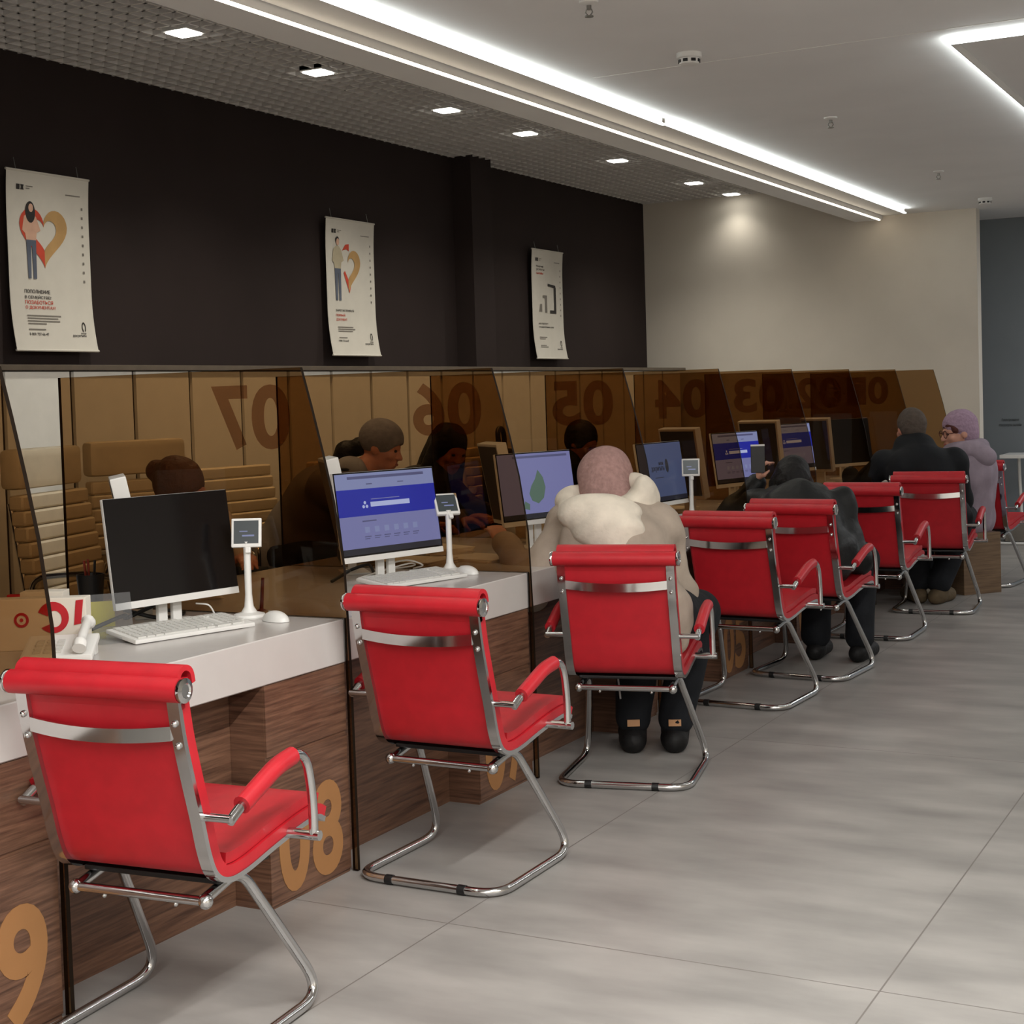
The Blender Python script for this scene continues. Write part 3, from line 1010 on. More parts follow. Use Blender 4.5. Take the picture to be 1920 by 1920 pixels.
def terminal(label, loc, rz, tilt, lines=True):
    """rating terminal: round foot, slim post and a small tilted display facing local -y"""
    t = thing('rating_terminal', label, 'terminal', loc, rz, 'white rating terminals on posts')
    bm = add_lathe(B(), [(0.048, 0.0), (0.05, 0.004), (0.046, 0.012), (0.024, 0.018), (0.014, 0.035), (0.0105, 0.07), (0.0105, 0.23)], segs=24)
    obj('post', bm, M_['white_plastic'], t, True)
    R = Matrix.Translation((0, -0.004, 0.212)) @ Matrix.Rotation(math.radians(-tilt), 4, 'X')
    obj('display_case', box((-0.045, -0.008, 0), (0.045, 0.008, 0.088), 0.005, R), M_['white_plastic'], t)
    s = obj('screen', box((-0.037, -0.0095, 0.011), (0.037, -0.0082, 0.08), 0, R), M_['scr_term'], t)
    if lines:
        obj('screen_text', add_box(box((-0.012, -0.0103, 0.032), (0.024, -0.0096, 0.037), 0, R), (-0.02, -0.0103, 0.046), (0.004, -0.0096, 0.049), 0, R), M_['scr_pale'], s)
    obj('clip', add_box(B(), (-0.002, -0.012, -0.018), (0.014, 0.0, 0.0), 0.003, R), M_['white_plastic'], t)
    return t


terminal('white rating terminal on a post beside the blank client monitor', (-2.868, 3.645, 0.75), math.radians(28), 14)
terminal('white rating terminal on a post, turned aside, next to the blue website monitor', (-2.862, 4.822, 0.75), math.radians(48), 34)
terminal('white rating terminal on a post beside the slate blue logo screen', (-2.830, 7.158, 0.75), math.radians(20), 5)


def cable(label, pts, r, mat, shift=(0, 0), cat='cable'):
    o = obj('cable', add_tube(B(), smooth_path([(p[0] - pts[0][0], p[1] - pts[0][1], p[2] - pts[0][2]) for p in pts], 8), r, 7), mat, None, True)
    o.location = (pts[0][0] + shift[0], pts[0][1] + shift[1], pts[0][2])
    return tag(o, label, cat)


cable('white cable coiled on the desk under the blue website monitor',
      [(-3.20, 4.62, 0.756), (-3.16, 4.76, 0.775), (-3.13, 4.86, 0.785), (-3.15, 4.92, 0.77), (-3.20, 4.86, 0.765), (-3.17, 4.79, 0.79), (-3.12, 4.83, 0.8), (-3.10, 4.90, 0.775), (-3.16, 4.93, 0.757)], 0.003, M_['white_plastic'], (0.125, -0.085))
cable('thin white cable drooping from the blank client monitor', [(-3.00, 3.56, 0.80), (-2.985, 3.60, 0.79), (-2.955, 3.59, 0.765), (-2.925, 3.555, 0.7565)], 0.0025, M_['white_plastic'])
cable('black tangled cable behind the stand of the blank client monitor', [(-3.25, 3.22, 0.757), (-3.2, 3.32, 0.79), (-3.26, 3.40, 0.77), (-3.21, 3.47, 0.80), (-3.27, 3.55, 0.775), (-3.23, 3.62, 0.757), (-3.22, 3.50, 0.758), (-3.29, 3.42, 0.79)], 0.006, M_['black'], (0.115, 0.02))
cable('black tangled cable on the desk left of the blue website monitor', [(-3.24, 4.42, 0.757), (-3.22, 4.5, 0.785), (-3.27, 4.56, 0.775), (-3.22, 4.62, 0.795), (-3.26, 4.72, 0.757)], 0.006, M_['black'], (0.13, 0.0))


def paper_stack(label, loc, rz, n=8, w=0.21, l=0.297):
    t = thing('paper_stack', label, 'papers', loc, rz, 'stacks of paper on the desks')
    for k in range(n):
        h = 0.004
        m = Matrix.Rotation(random.uniform(-0.12, 0.12), 4, 'Z')
        obj('sheet_bundle', box((-w / 2, -l / 2, k * h + 0.0002), (w / 2, l / 2, (k + 1) * h), 0, m), M_['paper'], t)
    return t


paper_stack('stack of white paper behind the rating terminal of desk 07', (-3.16, 5.03, 0.75), 1.5, 5)
paper_stack('loose stack of paper left of the map screen on desk 06', (-3.24, 5.33, 0.75), 1.1, 9)
paper_stack('low stack of paper on desk 06 before the visitor\'s sleeve', (-2.98, 5.24, 0.75), 1.4, 3)
paper_stack('stack of paper behind the blank monitor, seen through the divider', (-3.42, 3.98, 0.75), 0.9, 6)
paper_stack('flat stack of paper beside the logo screen terminal, seen through a divider', (-3.15, 7.6, 0.75), 1.2, 5)
paper_stack('stack of paper before the farthest black screen', (-2.72, 10.30, 0.75), 1.3, 6)

# the crowded end of desk 08
o = thing('carton', 'white carton with a red round mark and bar on the desk end', 'box', (-3.075, 2.96, 0.75), math.radians(28))
obj('carton_body', box((-0.14, 0.0, 0), (0.16, 0.05, 0.14), 0.003), M_['paper'], o)
bm = B()
mm = basis((0.072, -0.0006, 0.088), (1, 0, 0), (0, 0, 1), (0, -1, 0))
ro, ri = arc(0, 0, 0.042, 0.042, -140, 160, 26), arc(0.004, -0.004, 0.019, 0.022, -140, 160, 26)
for q in strip_polys(ro, ri):
    add_prism(bm, q, 0.0012, mm)
add_prism(bm, [(0.055, -0.022), (0.074, -0.018), (0.082, 0.046), (0.062, 0.044)], 0.0012, mm)
obj('red_mark', bm, M_['red_print'], o)
bm = B()
for q in strip_polys(arc(-0.085, -0.005, 0.02, 0.02, 0, 360, 20), arc(-0.085, -0.005, 0.013, 0.013, 0, 360, 20)):
    add_prism(bm, q, 0.0012, mm)
add_prism(bm, arc(-0.085, -0.005, 0.005, 0.005, 0, 360, 10)[:-1], 0.0012, mm)
obj('small_round_mark', bm, M_['red_print'], o)
o = thing('small_box', 'small white box with a red lid edge standing behind the carton', 'box', (-3.20, 3.06, 0.75), math.radians(28))
obj('box_body', box((0.0, 0, 0), (0.12, 0.06, 0.14), 0.002), M_['paper'], o)
obj('red_strip', box((-0.035, -0.004, 0.122), (0.0, 0.02, 0.134), 0.002), M_['red_print'], o)

t = thing('desk_telephone', 'white desk telephone at the desk end beside the clear leaflet stand', 'telephone', (-2.90, 2.905, 0.75), math.radians(35))
R = Matrix.Rotation(math.radians(14), 4, 'X')
obj('base', box((-0.09, -0.07, 0.018), (0.09, 0.075, 0.035), 0.006, R), M_['white_plastic'], t)
obj('support', box((-0.085, 0.02, 0.0), (0.085, 0.06, 0.026), 0.003), M_['white_plastic'], t)
bm = B()
for a in range(3):
    for b_ in range(4):
        add_box(bm, (-0.06 + a * 0.026, -0.05 + b_ * 0.022, 0.0355), (-0.042 + a * 0.026, -0.036 + b_ * 0.022, 0.040), 0.001, R)
obj('keypad', bm, M_['grey_key'], t)
bm = add_tube(B(), smooth_path([(0.06, -0.085, 0.035), (0.06, -0.06, 0.052), (0.06, 0.0, 0.068), (0.06, 0.06, 0.082), (0.06, 0.085, 0.076)], 5), [0.018] * 5 + [0.012] * 11 + [0.018] * 5, 12)
obj('handset', bm, M_['white_plastic'], t, True)

t = thing('leaflet_stand', 'empty clear acrylic leaflet stand beside the keyboard of desk 08', 'leaflet holder', (-2.97, 3.185, 0.75), math.radians(52))
obj('tray', box((-0.10, -0.07, 0.0), (0.10, 0.07, 0.016), 0.002), M_['clear'], t)
obj('back_plate', box((-0.055, -0.002, 0.0), (0.055, 0.002, 0.11), 0, Matrix.Translation((0, 0.045, 0.016)) @ Matrix.Rotation(math.radians(-18), 4, 'X')), M_['clear'], t)
o = obj('clear_tumbler', add_lathe(B(), [(0.026, 0), (0.033, 0.11), (0.031, 0.11), (0.0245, 0.004)], segs=24), M_['clear'], None, True)
o.location = (-3.13, 3.20, 0.75)
tag(o, 'clear plastic tumbler between the carton and the blank monitor', 'cup')
o = obj('sticky_note', box((-0.04, -0.002, 0), (0.04, 0.002, 0.075), 0, Matrix.Rotation(math.radians(-12), 4, 'X')), M_['yellow'])
o.location, o.rotation_euler = (-3.19, 3.36, 0.7502), (0, 0, math.radians(45))
tag(o, 'yellow note block leaning beside the blank monitor', 'note')
t = thing('pen_pot', 'black pen pot seen through the divider left of the blank monitor', 'pen pot', (-3.46, 3.605, 0.75))
obj('pot', add_lathe(B(), [(0.034, 0), (0.044, 0.12), (0.041, 0.12), (0.031, 0.004)], segs=20), M_['black'], t, True)
for k, (dx, dy) in enumerate([(0.012, 0.0), (-0.012, 0.008), (0.0, -0.014)]):
    obj('pen', add_tube(B(), [(dx * 0.6, dy * 0.6, 0.006), (dx * 1.8, dy * 1.8, 0.165)], 0.004, 8), M_['brown_pen'] if k else M_['black'], t)
o = obj('pen', add_tube(B(), [(0, 0, 0.0), (0, 0, 0.006), (0.0, 0.012, 0.10)], [0.016, 0.006, 0.005], 10), M_['brown_pen'])
o.location = (-2.93, 3.785, 0.7505)
tag(o, 'red-brown pen upright behind the divider right of the blank client monitor', 'pen')
o = obj('pen', add_tube(B(), [(0, 0, 0.0), (0, 0, 0.006), (0.0, 0.012, 0.10)], [0.016, 0.006, 0.005], 10), M_['brown_pen'])
o.location = (-2.95, 4.95, 0.7505)
tag(o, 'red-brown pen upright behind the divider to the right of the blue website monitor', 'pen')
t = thing('desk_telephone', 'black desk telephone among papers on desk 06', 'telephone', (-3.44, 5.12, 0.75), math.radians(40))
obj('base', box((-0.10, -0.09, 0.0), (0.10, 0.09, 0.05), 0.012), M_['black'], t)
obj('handset', add_tube(B(), fillet([(-0.07, -0.10, 0.065), (-0.07, -0.06, 0.085), (-0.07, 0.06, 0.085), (-0.07, 0.10, 0.065)], 0.03), 0.019, 10), M_['black'], t, True)
t = thing('document_rack', 'dark brown document rack behind the black telephone on desk 06', 'rack', (-3.52, 5.45, 0.75), math.radians(20))
for k in range(3):
    obj('tray', box((-0.13, -0.16, 0.01 + 0.065 * k), (0.13, 0.16, 0.016 + 0.065 * k)), M_['cab_frame'], t)
for sx in (-1, 1):
    for sy in (-1, 1):
        obj('upright', box((sx * 0.13 - 0.006, sy * 0.15 - 0.006, 0), (sx * 0.13 + 0.006, sy * 0.15 + 0.006, 0.165)), M_['cab_frame'], t)

# ------------------------------------------------------------------ visitor seats (local: faces +y, origin under the rear floor bar)
SL = smooth_path([(0, y, z) for y, z in [(-0.052, 0.835), (-0.05, 0.79), (-0.036, 0.71), (-0.012, 0.62), (0.014, 0.53), (0.034, 0.455), (0.058, 0.405), (0.10, 0.383), (0.17, 0.384), (0.28, 0.402), (0.40, 0.418), (0.47, 0.42), (0.505, 0.405)]], 5)
SL = [(p.y, p.z) for p in SL]
ib = min(range(len(SL)), key=lambda i: abs(SL[i][0] - 0.07) + abs(SL[i][1] - 0.395))


UP = Matrix.Translation((0, 0.045, 0)) @ Matrix.Diagonal((0.94, 1, 1, 1))
KEEP = {'leg_frame', 'floor_glide'}


def visitor_chair(label, loc, rz, hide=()):
    t = thing('visitor_chair', label, 'chair', (*loc, 0), rz, 'red cantilever visitor chairs')
    bm = add_sheet(B(), SL[:ib + 1], -0.222, 0.222, 0.026)
    obj('backrest', bm, M_['red'], t, True)
    bm = B()
    add_tube(bm, [(-0.232, -0.062, 0.815), (0.232, -0.062, 0.815)], 0.026, 16)
    add_sheet(bm, [(p_.y, p_.z) for p_ in smooth_path([(0, -0.037, 0.775), (0, -0.050, 0.82), (0, -0.047, 0.842), (0, -0.032, 0.850), (0, -0.016, 0.842), (0, -0.010, 0.82)], 4)], -0.222, 0.222, 0.012)
    obj('head_roll', bm, M_['red'], t, True)
    for s in (-1, 1):
        bm = add_lathe(B(), [(0.024, 0), (0.026, 0.004), (0.026, 0.010), (0.016, 0.013), (0.013, 0.010)], segs=18, mat=Matrix.Translation((s * 0.2325, -0.062, 0.815)) @ Matrix.Rotation(s * PI / 2, 4, 'Y'))
        obj('end_cap', bm, M_['chrome'], t, True)
    bm = add_sheet(B(), SL[ib:], -0.218, 0.218, 0.024)
    k2 = [p for p in SL[ib + 3:-3]]
    add_sheet(bm, [(y, z + 0.026) for y, z in k2], -0.21, 0.21, 0.024)
    obj('seat', bm, M_['red'], t, True)
    for s in (-1, 1):
        bm = add_sheet(B(), [(y, z) for y, z in SL], s * 0.207 - 0.015, s * 0.207 + 0.015, -0.012)
        obj('side_rail', bm, M_['chrome'], t, True)
    # back stretcher with its bolts
    bm = B()
    n = 12
    z0, y0 = 0.722, -0.053
    rows = []
    for k in range(n + 1):
        xx = -0.192 + 0.384 * k / n
        bow = 0.016 * (1 - (xx / 0.192) ** 2)
        rows.append([bm.verts.new((xx, y0 - bow + dy, z0 - bow * 0.6 + dz)) for dy, dz in ((0, -0.015), (0, 0.015), (0.008, 0.015), (0.008, -0.015))])
    for k in range(n):
        for j in range(4):
            bm.faces.new((rows[k][j], rows[k][(j + 1) % 4], rows[k + 1][(j + 1) % 4], rows[k + 1][j]))
    bm.faces.new(rows[0]); bm.faces.new(rows[-1][::-1])
    bmesh.ops.recalc_face_normals(bm, faces=bm.faces)
    obj('stretcher', bm, M_['chrome'], t, True)
    for s in (-1, 1):
        for dz in (0.022, -0.026):
            zz = z0 + dz
            yy = np.interp(-zz, [-p[1] for p in SL[:ib]], [p[0] for p in SL[:ib]])
            obj('bolt', add_ball(B(), (s * 0.207, yy - 0.014, zz), 0.0075, seg=10), M_['chrome'], t, True)
        # arm
        bm = add_tube(B(), fillet([(s * 0.215, 0.014, 0.535), (s * 0.292, 0.014, 0.535)], 0.01), 0.009, 10)
        add_tube(bm, fillet([(s * 0.288, 0.014, 0.530), (s * 0.288, 0.05, 0.548), (s * 0.288, 0.20, 0.602), (s * 0.288, 0.32, 0.615), (s * 0.288, 0.345, 0.50), (s * 0.288, 0.345, 0.405)], [0, 0.03, 0.06, 0.075, 0.07, 0]), 0.0115, 12)
        add_tube(bm, [(s * 0.215, 0.345, 0.41), (s * 0.305, 0.345, 0.41)], 0.012, 10)
        arm = obj('armrest', bm, M_['chrome'], t, True)
        bm = add_tube(B(), fillet([(s * 0.288, 0.06, 0.553), (s * 0.288, 0.20, 0.603), (s * 0.288, 0.265, 0.610)], [0, 0.06, 0]), 0.021, 14)
        obj('arm_pad', bm, M_['red'], arm, True)
    # sled frame
    path = fillet([(-0.165, 0.105, 0.340), (-0.165, 0.245, 0.366), (-0.232, 0.47, 0.0145), (-0.235, 0.0, 0.0145), (0.235, 0.0, 0.0145), (0.232, 0.47, 0.0145), (0.165, 0.245, 0.366), (0.165, 0.105, 0.340)], [0, 0.05, 0.10, 0.085, 0.085, 0.10, 0.05, 0], 8)
    obj('leg_frame', add_tube(B(), path, 0.0125, 12), M_['chrome'], t, True)
    bm = add_tube(B(), [(-0.178, 0.06, 0.338), (0.178, 0.06, 0.338)], 0.0105, 10)
    for s in (-1, 1):
        add_ball(bm, (s * 0.182, 0.06, 0.338), 0.017, seg=12)
        add_ball(bm, (s * 0.10, 0.06, 0.325), 0.006, seg=8)
    obj('crossbar', bm, M_['chrome'], t, True)
    obj('seat_plate', box((-0.19, 0.10, 0.362), (0.19, 0.30, 0.374), 0.004), M_['black'], t)
    for s in (-1, 1):
        obj('floor_glide', add_tube(B(), [(s * 0.12 - 0.012, 0, 0.0145), (s * 0.12 + 0.012, 0, 0.0145)], 0.0143, 12), M_['black'], t, True)
    for ch in list(t.children):
        if ch.name.split('.')[0] not in KEEP:
            for m_ in [ch] + list(ch.children):
                m_.data.transform(UP)
    return t


CH = [
    ((-2.277, 2.385), 5, 'red cantilever visitor chair beside desk 08, empty, nearest the camera'),
    ((-2.275, 3.64), 0, 'red cantilever visitor chair beside desk 07, empty, with its near arm in view'),
    ((-2.205, 4.845), 12, 'red cantilever visitor chair under the visitor in the beige coat'),
    ((-2.318, 6.28), -3, 'red cantilever visitor chair, empty, just before the black-hooded visitor'),
    ((-2.262, 7.00), -4, 'red cantilever visitor chair under the black-hooded visitor'),
    ((-2.262, 8.22), 0, 'red cantilever visitor chair, empty, just before the man in the black jacket'),
    ((-2.135, 9.25), 4, 'red cantilever visitor chair under the man in the black jacket'),
    ((-2.150, 10.58), -6, 'red cantilever visitor chair behind the woman in lilac, farthest of the row'),
]
for (xy, a, lab) in CH:
    visitor_chair(lab, xy, math.radians(a))


# ------------------------------------------------------------------ staff chairs (local: faces +y)
def office_chair(label, loc, rz, head=True):
    t = thing('office_chair', label, 'chair', (*loc, 0), rz, 'cream ribbed office chairs')
    bm = B()
    nr = 9
    for k in range(nr):
        z0 = 0.56 + k * 0.058
        w = 0.245 + 0.012 * math.sin(k / (nr - 1) * PI)
        ybk = -0.23 - 0.10 * ((z0 - 0.56) / 0.55)
        add_box(bm, (-w, ybk - 0.03, z0), (w, ybk + 0.03, z0 + 0.056), 0.018, None, 3)
    obj('backrest', bm, M_['cream'], t, True)
    if head:
        obj('headrest', box((-0.235, -0.385, 1.10), (0.235, -0.30, 1.25), 0.035, None, 4), M_['cream'], t, True)
    obj('seat', box((-0.25, -0.22, 0.44), (0.25, 0.27, 0.53), 0.035, None, 4), M_['cream'], t, True)
    for s in (-1, 1):
        bm = add_tube(B(), fillet([(s * 0.27, -0.20, 0.52), (s * 0.27, -0.26, 0.78), (s * 0.27, -0.02, 0.80), (s * 0.27, 0.16, 0.76), (s * 0.27, 0.16, 0.50)], 0.08), 0.012, 10)
        obj('armrest', bm, M_['chrome'], t, True)
    bm = add_tube(B(), fillet([(-0.215, -0.35, 1.05), (-0.215, -0.28, 0.60), (-0.2, -0.10, 0.43), (0.2, -0.10, 0.43), (0.215, -0.28, 0.60), (0.215, -0.35, 1.05)], 0.06), 0.014, 10)
    obj('back_frame', bm, M_['chrome'], t, True)
    obj('gas_post', add_tube(B(), [(0, 0, 0.09), (0, 0, 0.43)], 0.028, 14), M_['chrome'], t, True)
    for k in range(5):
        a = 2 * PI * k / 5
        c = Vector((math.cos(a), math.sin(a), 0))
        l = obj('leg', add_tube(B(), [c * 0.03 + Vector((0, 0, 0.10)), c * 0.30 + Vector((0, 0, 0.075))], [0.026, 0.016], 10), M_['chrome'], t, True)
        obj('caster', add_ball(B(), c * 0.30 + Vector((0, 0, 0.03)), 0.03, seg=12), M_['black'], l, True)
    return t


office_chair('cream ribbed office chair with headrest at the left picture edge, behind desk 08', (-4.02, 4.39), math.radians(-75))
office_chair('cream ribbed office chair without headrest, under the clerk in the grey cap', (-4.58, 6.06), math.radians(-100), False)
office_chair('cream ribbed office chair under the clerk with long black hair', (-4.40, 6.79), math.radians(-88), False)
office_chair('cream ribbed office chair under the clerk hidden behind the map screen', (-4.40, 8.42), math.radians(-88), False)
office_chair('cream office chair behind the seated clerk with the hair bun', (-4.30, 5.015), math.radians(-108))


def arm_loop(label, loc, rz, mat):
    t = thing('office_chair', label, 'chair', (*loc, 0), rz, 'dark staff chairs')
    obj('backrest', box((-0.23, -0.27, 0.55), (0.23, -0.22, 1.08), 0.03, None, 3), mat, t, True)
    obj('seat', box((-0.24, -0.2, 0.44), (0.24, 0.26, 0.52), 0.03, None, 3), mat, t, True)
    obj('back_frame', add_tube(B(), fillet([(-0.25, -0.24, 0.50), (-0.25, -0.29, 1.20), (-0.13, -0.29, 1.20), (-0.13, -0.26, 0.95)], 0.06), 0.016, 10), M_['black'], t, True)
    obj('gas_post', add_tube(B(), [(0, 0, 0.06), (0, 0, 0.44)], 0.028, 14), M_['chrome'], t, True)
    for k in range(5):
        a = 2 * PI * k / 5
        c = Vector((math.cos(a), math.sin(a), 0))
        obj('leg', add_tube(B(), [c * 0.03 + Vector((0, 0, 0.06)), c * 0.30 + Vector((0, 0, 0.03))], [0.026, 0.018], 10), M_['black'], t, True)
    return t


arm_loop('dark staff chair with a black looped frame behind the map screen', (-4.05, 7.86), math.radians(-80), M_['black'])

# ------------------------------------------------------------------ far end of the hall
t = thing('stool', 'low walnut box stool under the woman in lilac', 'stool', (-2.14, 10.34, 0), math.radians(-40))
obj('body', box((-0.15, -0.15, 0.0), (0.15, 0.15, 0.40), 0.004), M_['wood_box'], t)
t = thing('folding_table', 'high white table on a thin post against the blue-grey wall', 'table', (-2.34, 13.55, 0))
obj('tabletop', box((-0.14, -0.22, 0.735), (0.4, 0.22, 0.765), 0.004), M_['white_plastic'], t)
obj('post', add_tube(B(), [(0.0, 0, 0.02), (-0.02, 0, 0.735)], 0.014, 10), M_['white_plastic'], t, True)
obj('foot', add_tube(B(), fillet([(-0.16, -0.18, 0.012), (0.36, -0.18, 0.012), (0.36, 0.18, 0.012), (-0.16, 0.18, 0.012), (-0.16, -0.18, 0.012)], 0.01), 0.012, 8), M_['white_plastic'], t, True)
obj('storage_bin', box((-0.12, -0.15, 0.025), (0.33, 0.15, 0.22), 0.005), M_['ink_grey'], t)
t = thing('wall_sign', 'two dark lines of lettering on the blue-grey wall above the high table', 'sign', (-2.60, 13.998, 0.985))
obj('lettering', xf(fit_text('Электронные', 0.15, 0.03, 0.02, 0.002), basis((0.02, 0, 0.045), (1, 0, 0), (0, 0, 1), (0, -1, 0))), M_['sage'], t)
obj('lettering', xf(fit_text('госуслуги онлайн', 0.19, 0.03, 0.02, 0.002), basis((0.0, 0, 0.0), (1, 0, 0), (0, 0, 1), (0, -1, 0))), M_['sage'], t)

# ------------------------------------------------------------------ people
def V(*a):
    return np.array(a, float)


class Field:
    """smooth blend of tapered bars and ovals, meshed as one skin"""
    def __init__(self, k=0.03):
        self.p = []
        self.cut = []
        self.k = k

    def cap(self, a, b, ra, rb=None, k=None, flat=None):
        self.p.append(('c', V(*a), V(*b), ra, ra if rb is None else rb, k, flat))
        return self

    def ell(self, c, r, R=None, k=None):
        self.p.append(('e', V(*c), V(*r), np.eye(3) if R is None else R, 0, k, None))
        return self

    def minus(self, c, r, R=None):
        self.cut.append((V(*c), V(*r), np.eye(3) if R is None else R))
        return self

    def _d(self, p, X):
        if p[0] == 'c':
            a, b, ra, rb = p[1], p[2], p[3], p[4]
            ba = b - a
            t = np.clip(((X - a) @ ba) / max(ba @ ba, 1e-9), 0, 1)
            q = X - a - t[..., None] * ba
            if p[6] is not None:            # squash: (direction, factor > 1 makes it thinner that way)
                n, f = p[6]
                s = q @ n
                q = q + (f - 1) * s[..., None] * n
            return np.sqrt((q ** 2).sum(-1)) - (ra + (rb - ra) * t)
        q = (X - p[1]) @ p[3]
        r = p[2]
        k0 = np.sqrt(((q / r) ** 2).sum(-1))
        k1 = np.sqrt(((q / r ** 2) ** 2).sum(-1))
        return k0 * (k0 - 1) / np.maximum(k1, 1e-6)

    def mesh(self, h=0.01, wrinkle=0.0, wscale=14.0, seed=0, lo=None, hi=None):
        los, his = [], []
        for p in self.p:
            if p[0] == 'c':
                m = max(p[3], p[4])
                los.append(np.minimum(p[1], p[2]) - m); his.append(np.maximum(p[1], p[2]) + m)
            else:
                m = max(p[2])
                los.append(p[1] - m); his.append(p[1] + m)
        L = np.min(los, 0) - 3 * h - 0.02
        U = np.max(his, 0) + 3 * h + 0.02
        n = np.ceil((U - L) / h).astype(int) + 1
        F = np.full(n, 0.25, np.float32)
        ax = [L[i] + h * np.arange(n[i]) for i in range(3)]
        for p, lo_, hi_ in zip(self.p, los, his):
            k = self.k if p[5] is None else p[5]
            mrg = k + 2.5 * h + 0.012
            i0 = np.maximum(0, ((lo_ - mrg - L) / h).astype(int))
            i1 = np.minimum(n, ((hi_ + mrg - L) / h).astype(int) + 2)
            sl = tuple(slice(i0[j], i1[j]) for j in range(3))
            X = np.stack(np.meshgrid(ax[0][sl[0]], ax[1][sl[1]], ax[2][sl[2]], indexing='ij'), -1)
            d = self._d(p, X)
            f = F[sl]
            hh = np.clip(0.5 + 0.5 * (f - d) / k, 0, 1)
            F[sl] = f * (1 - hh) + d * hh - k * hh * (1 - hh)
        if self.cut:
            X = np.stack(np.meshgrid(*ax, indexing='ij'), -1)
            for c, r, R in self.cut:
                q = (X - c) @ R
                k0 = np.sqrt(((q / r) ** 2).sum(-1)); k1 = np.sqrt(((q / r ** 2) ** 2).sum(-1))
                F = np.maximum(F, -(k0 * (k0 - 1) / np.maximum(k1, 1e-6)))
        if wrinkle:
            X = np.stack(np.meshgrid(*ax, indexing='ij'), -1)
            g = np.random.default_rng(seed)
            w = 0
            for j in range(7):
                d = g.normal(size=3) * wscale * (0.6 + 0.25 * j)
                w = w + np.sin(X @ d + g.uniform(0, 6)) / (1 + 0.35 * j)
            F = F + wrinkle * 0.45 * w
        return surface_nets(F, L, h)


def surface_nets(F, L, h):
    S = F < 0
    c = [S[i:S.shape[0] - 1 + i, j:S.shape[1] - 1 + j, k:S.shape[2] - 1 + k] for i in (0, 1) for j in (0, 1) for k in (0, 1)]
    tot = sum(x.astype(np.int8) for x in c)
    act = (tot > 0) & (tot < 8)
    ids = np.full(act.shape, -1, int)
    idx = np.argwhere(act)
    ids[act] = np.arange(len(idx))
    acc = np.zeros((len(idx), 3)); cnt = np.zeros(len(idx))
    offs = [(i, j, k) for i in (0, 1) for j in (0, 1) for k in (0, 1)]
    for a in range(8):
        for b in range(a + 1, 8):
            da = np.array(offs[b]) - np.array(offs[a])
            if np.abs(da).sum() != 1:
                continue
            pa = idx + np.array(offs[a]); pb = idx + np.array(offs[b])
            fa = F[tuple(pa.T)]; fb = F[tuple(pb.T)]
            m = (fa < 0) != (fb < 0)
            t = np.where(m, fa / np.where(m, fa - fb, 1), 0)
            acc += np.where(m[:, None], pa + t[:, None] * (pb - pa), 0)
            cnt += m
    verts = acc / cnt[:, None] * h + L
    faces = []
    for axn in range(3):
        o1, o2 = [(1, 2), (2, 0), (0, 1)][axn]
        A = S
        sl0 = [slice(None)] * 3; sl1 = [slice(None)] * 3
        sl0[axn] = slice(0, -1); sl1[axn] = slice(1, None)
        ch = A[tuple(sl0)] != A[tuple(sl1)]
        e = np.argwhere(ch)
        ok = (e[:, o1] > 0) & (e[:, o2] > 0) & (e[:, o1] < S.shape[o1] - 1) & (e[:, o2] < S.shape[o2] - 1)
        e = e[ok]
        ins = A[tuple(e.T)]
        q = []
        for d1, d2 in ((-1, -1), (0, -1), (0, 0), (-1, 0)):
            p = e.copy(); p[:, o1] += d1; p[:, o2] += d2
            q.append(ids[tuple(p.T)])
        q = np.stack(q, 1)
        q[~ins] = q[~ins][:, ::-1]
        faces.append(q)
    faces = np.concatenate(faces)
    faces = faces[(faces >= 0).all(1)]
    return verts, faces


def field_obj(name, field, mat, parent, h=0.01, wrinkle=0.0, wscale=14.0, seed=0):
    v, f = field.mesh(h, wrinkle, wscale, seed)
    if parent is not None:
        v = v - np.array(parent.location)
    me = bpy.data.meshes.new(name)
    me.from_pydata(v.tolist(), [], f.tolist())
    me.update()
    for p in me.polygons:
        p.use_smooth = True
    me.materials.append(mat)
    o = bpy.data.objects.new(name, me)
    COL.objects.link(o)
    o.parent = parent
    return o


def unit(v):
    return v / np.linalg.norm(v)


def joint(a, b, l1, l2, pole):
    """elbow or knee between a and b bending towards pole; b is pulled in if out of reach"""
    d = b - a
    D = np.linalg.norm(d)
    if D > (l1 + l2) * 0.985:
        b = a + d / D * (l1 + l2) * 0.985
        d = b - a; D = np.linalg.norm(d)
    x = (l1 ** 2 - l2 ** 2 + D * D) / (2 * D)
    hgt = math.sqrt(max(l1 ** 2 - x * x, 0))
    n = unit(d)
    p = pole - n * (pole @ n)
    return a + n * x + unit(p) * hgt, b


def frame(f, u=(0, 0, 1)):
    f = unit(V(*f)); u = V(*u)
    r = unit(np.cross(f, u)); u = np.cross(r, f)
    return np.stack([r, f, u], 1)        # columns: right, forward, up


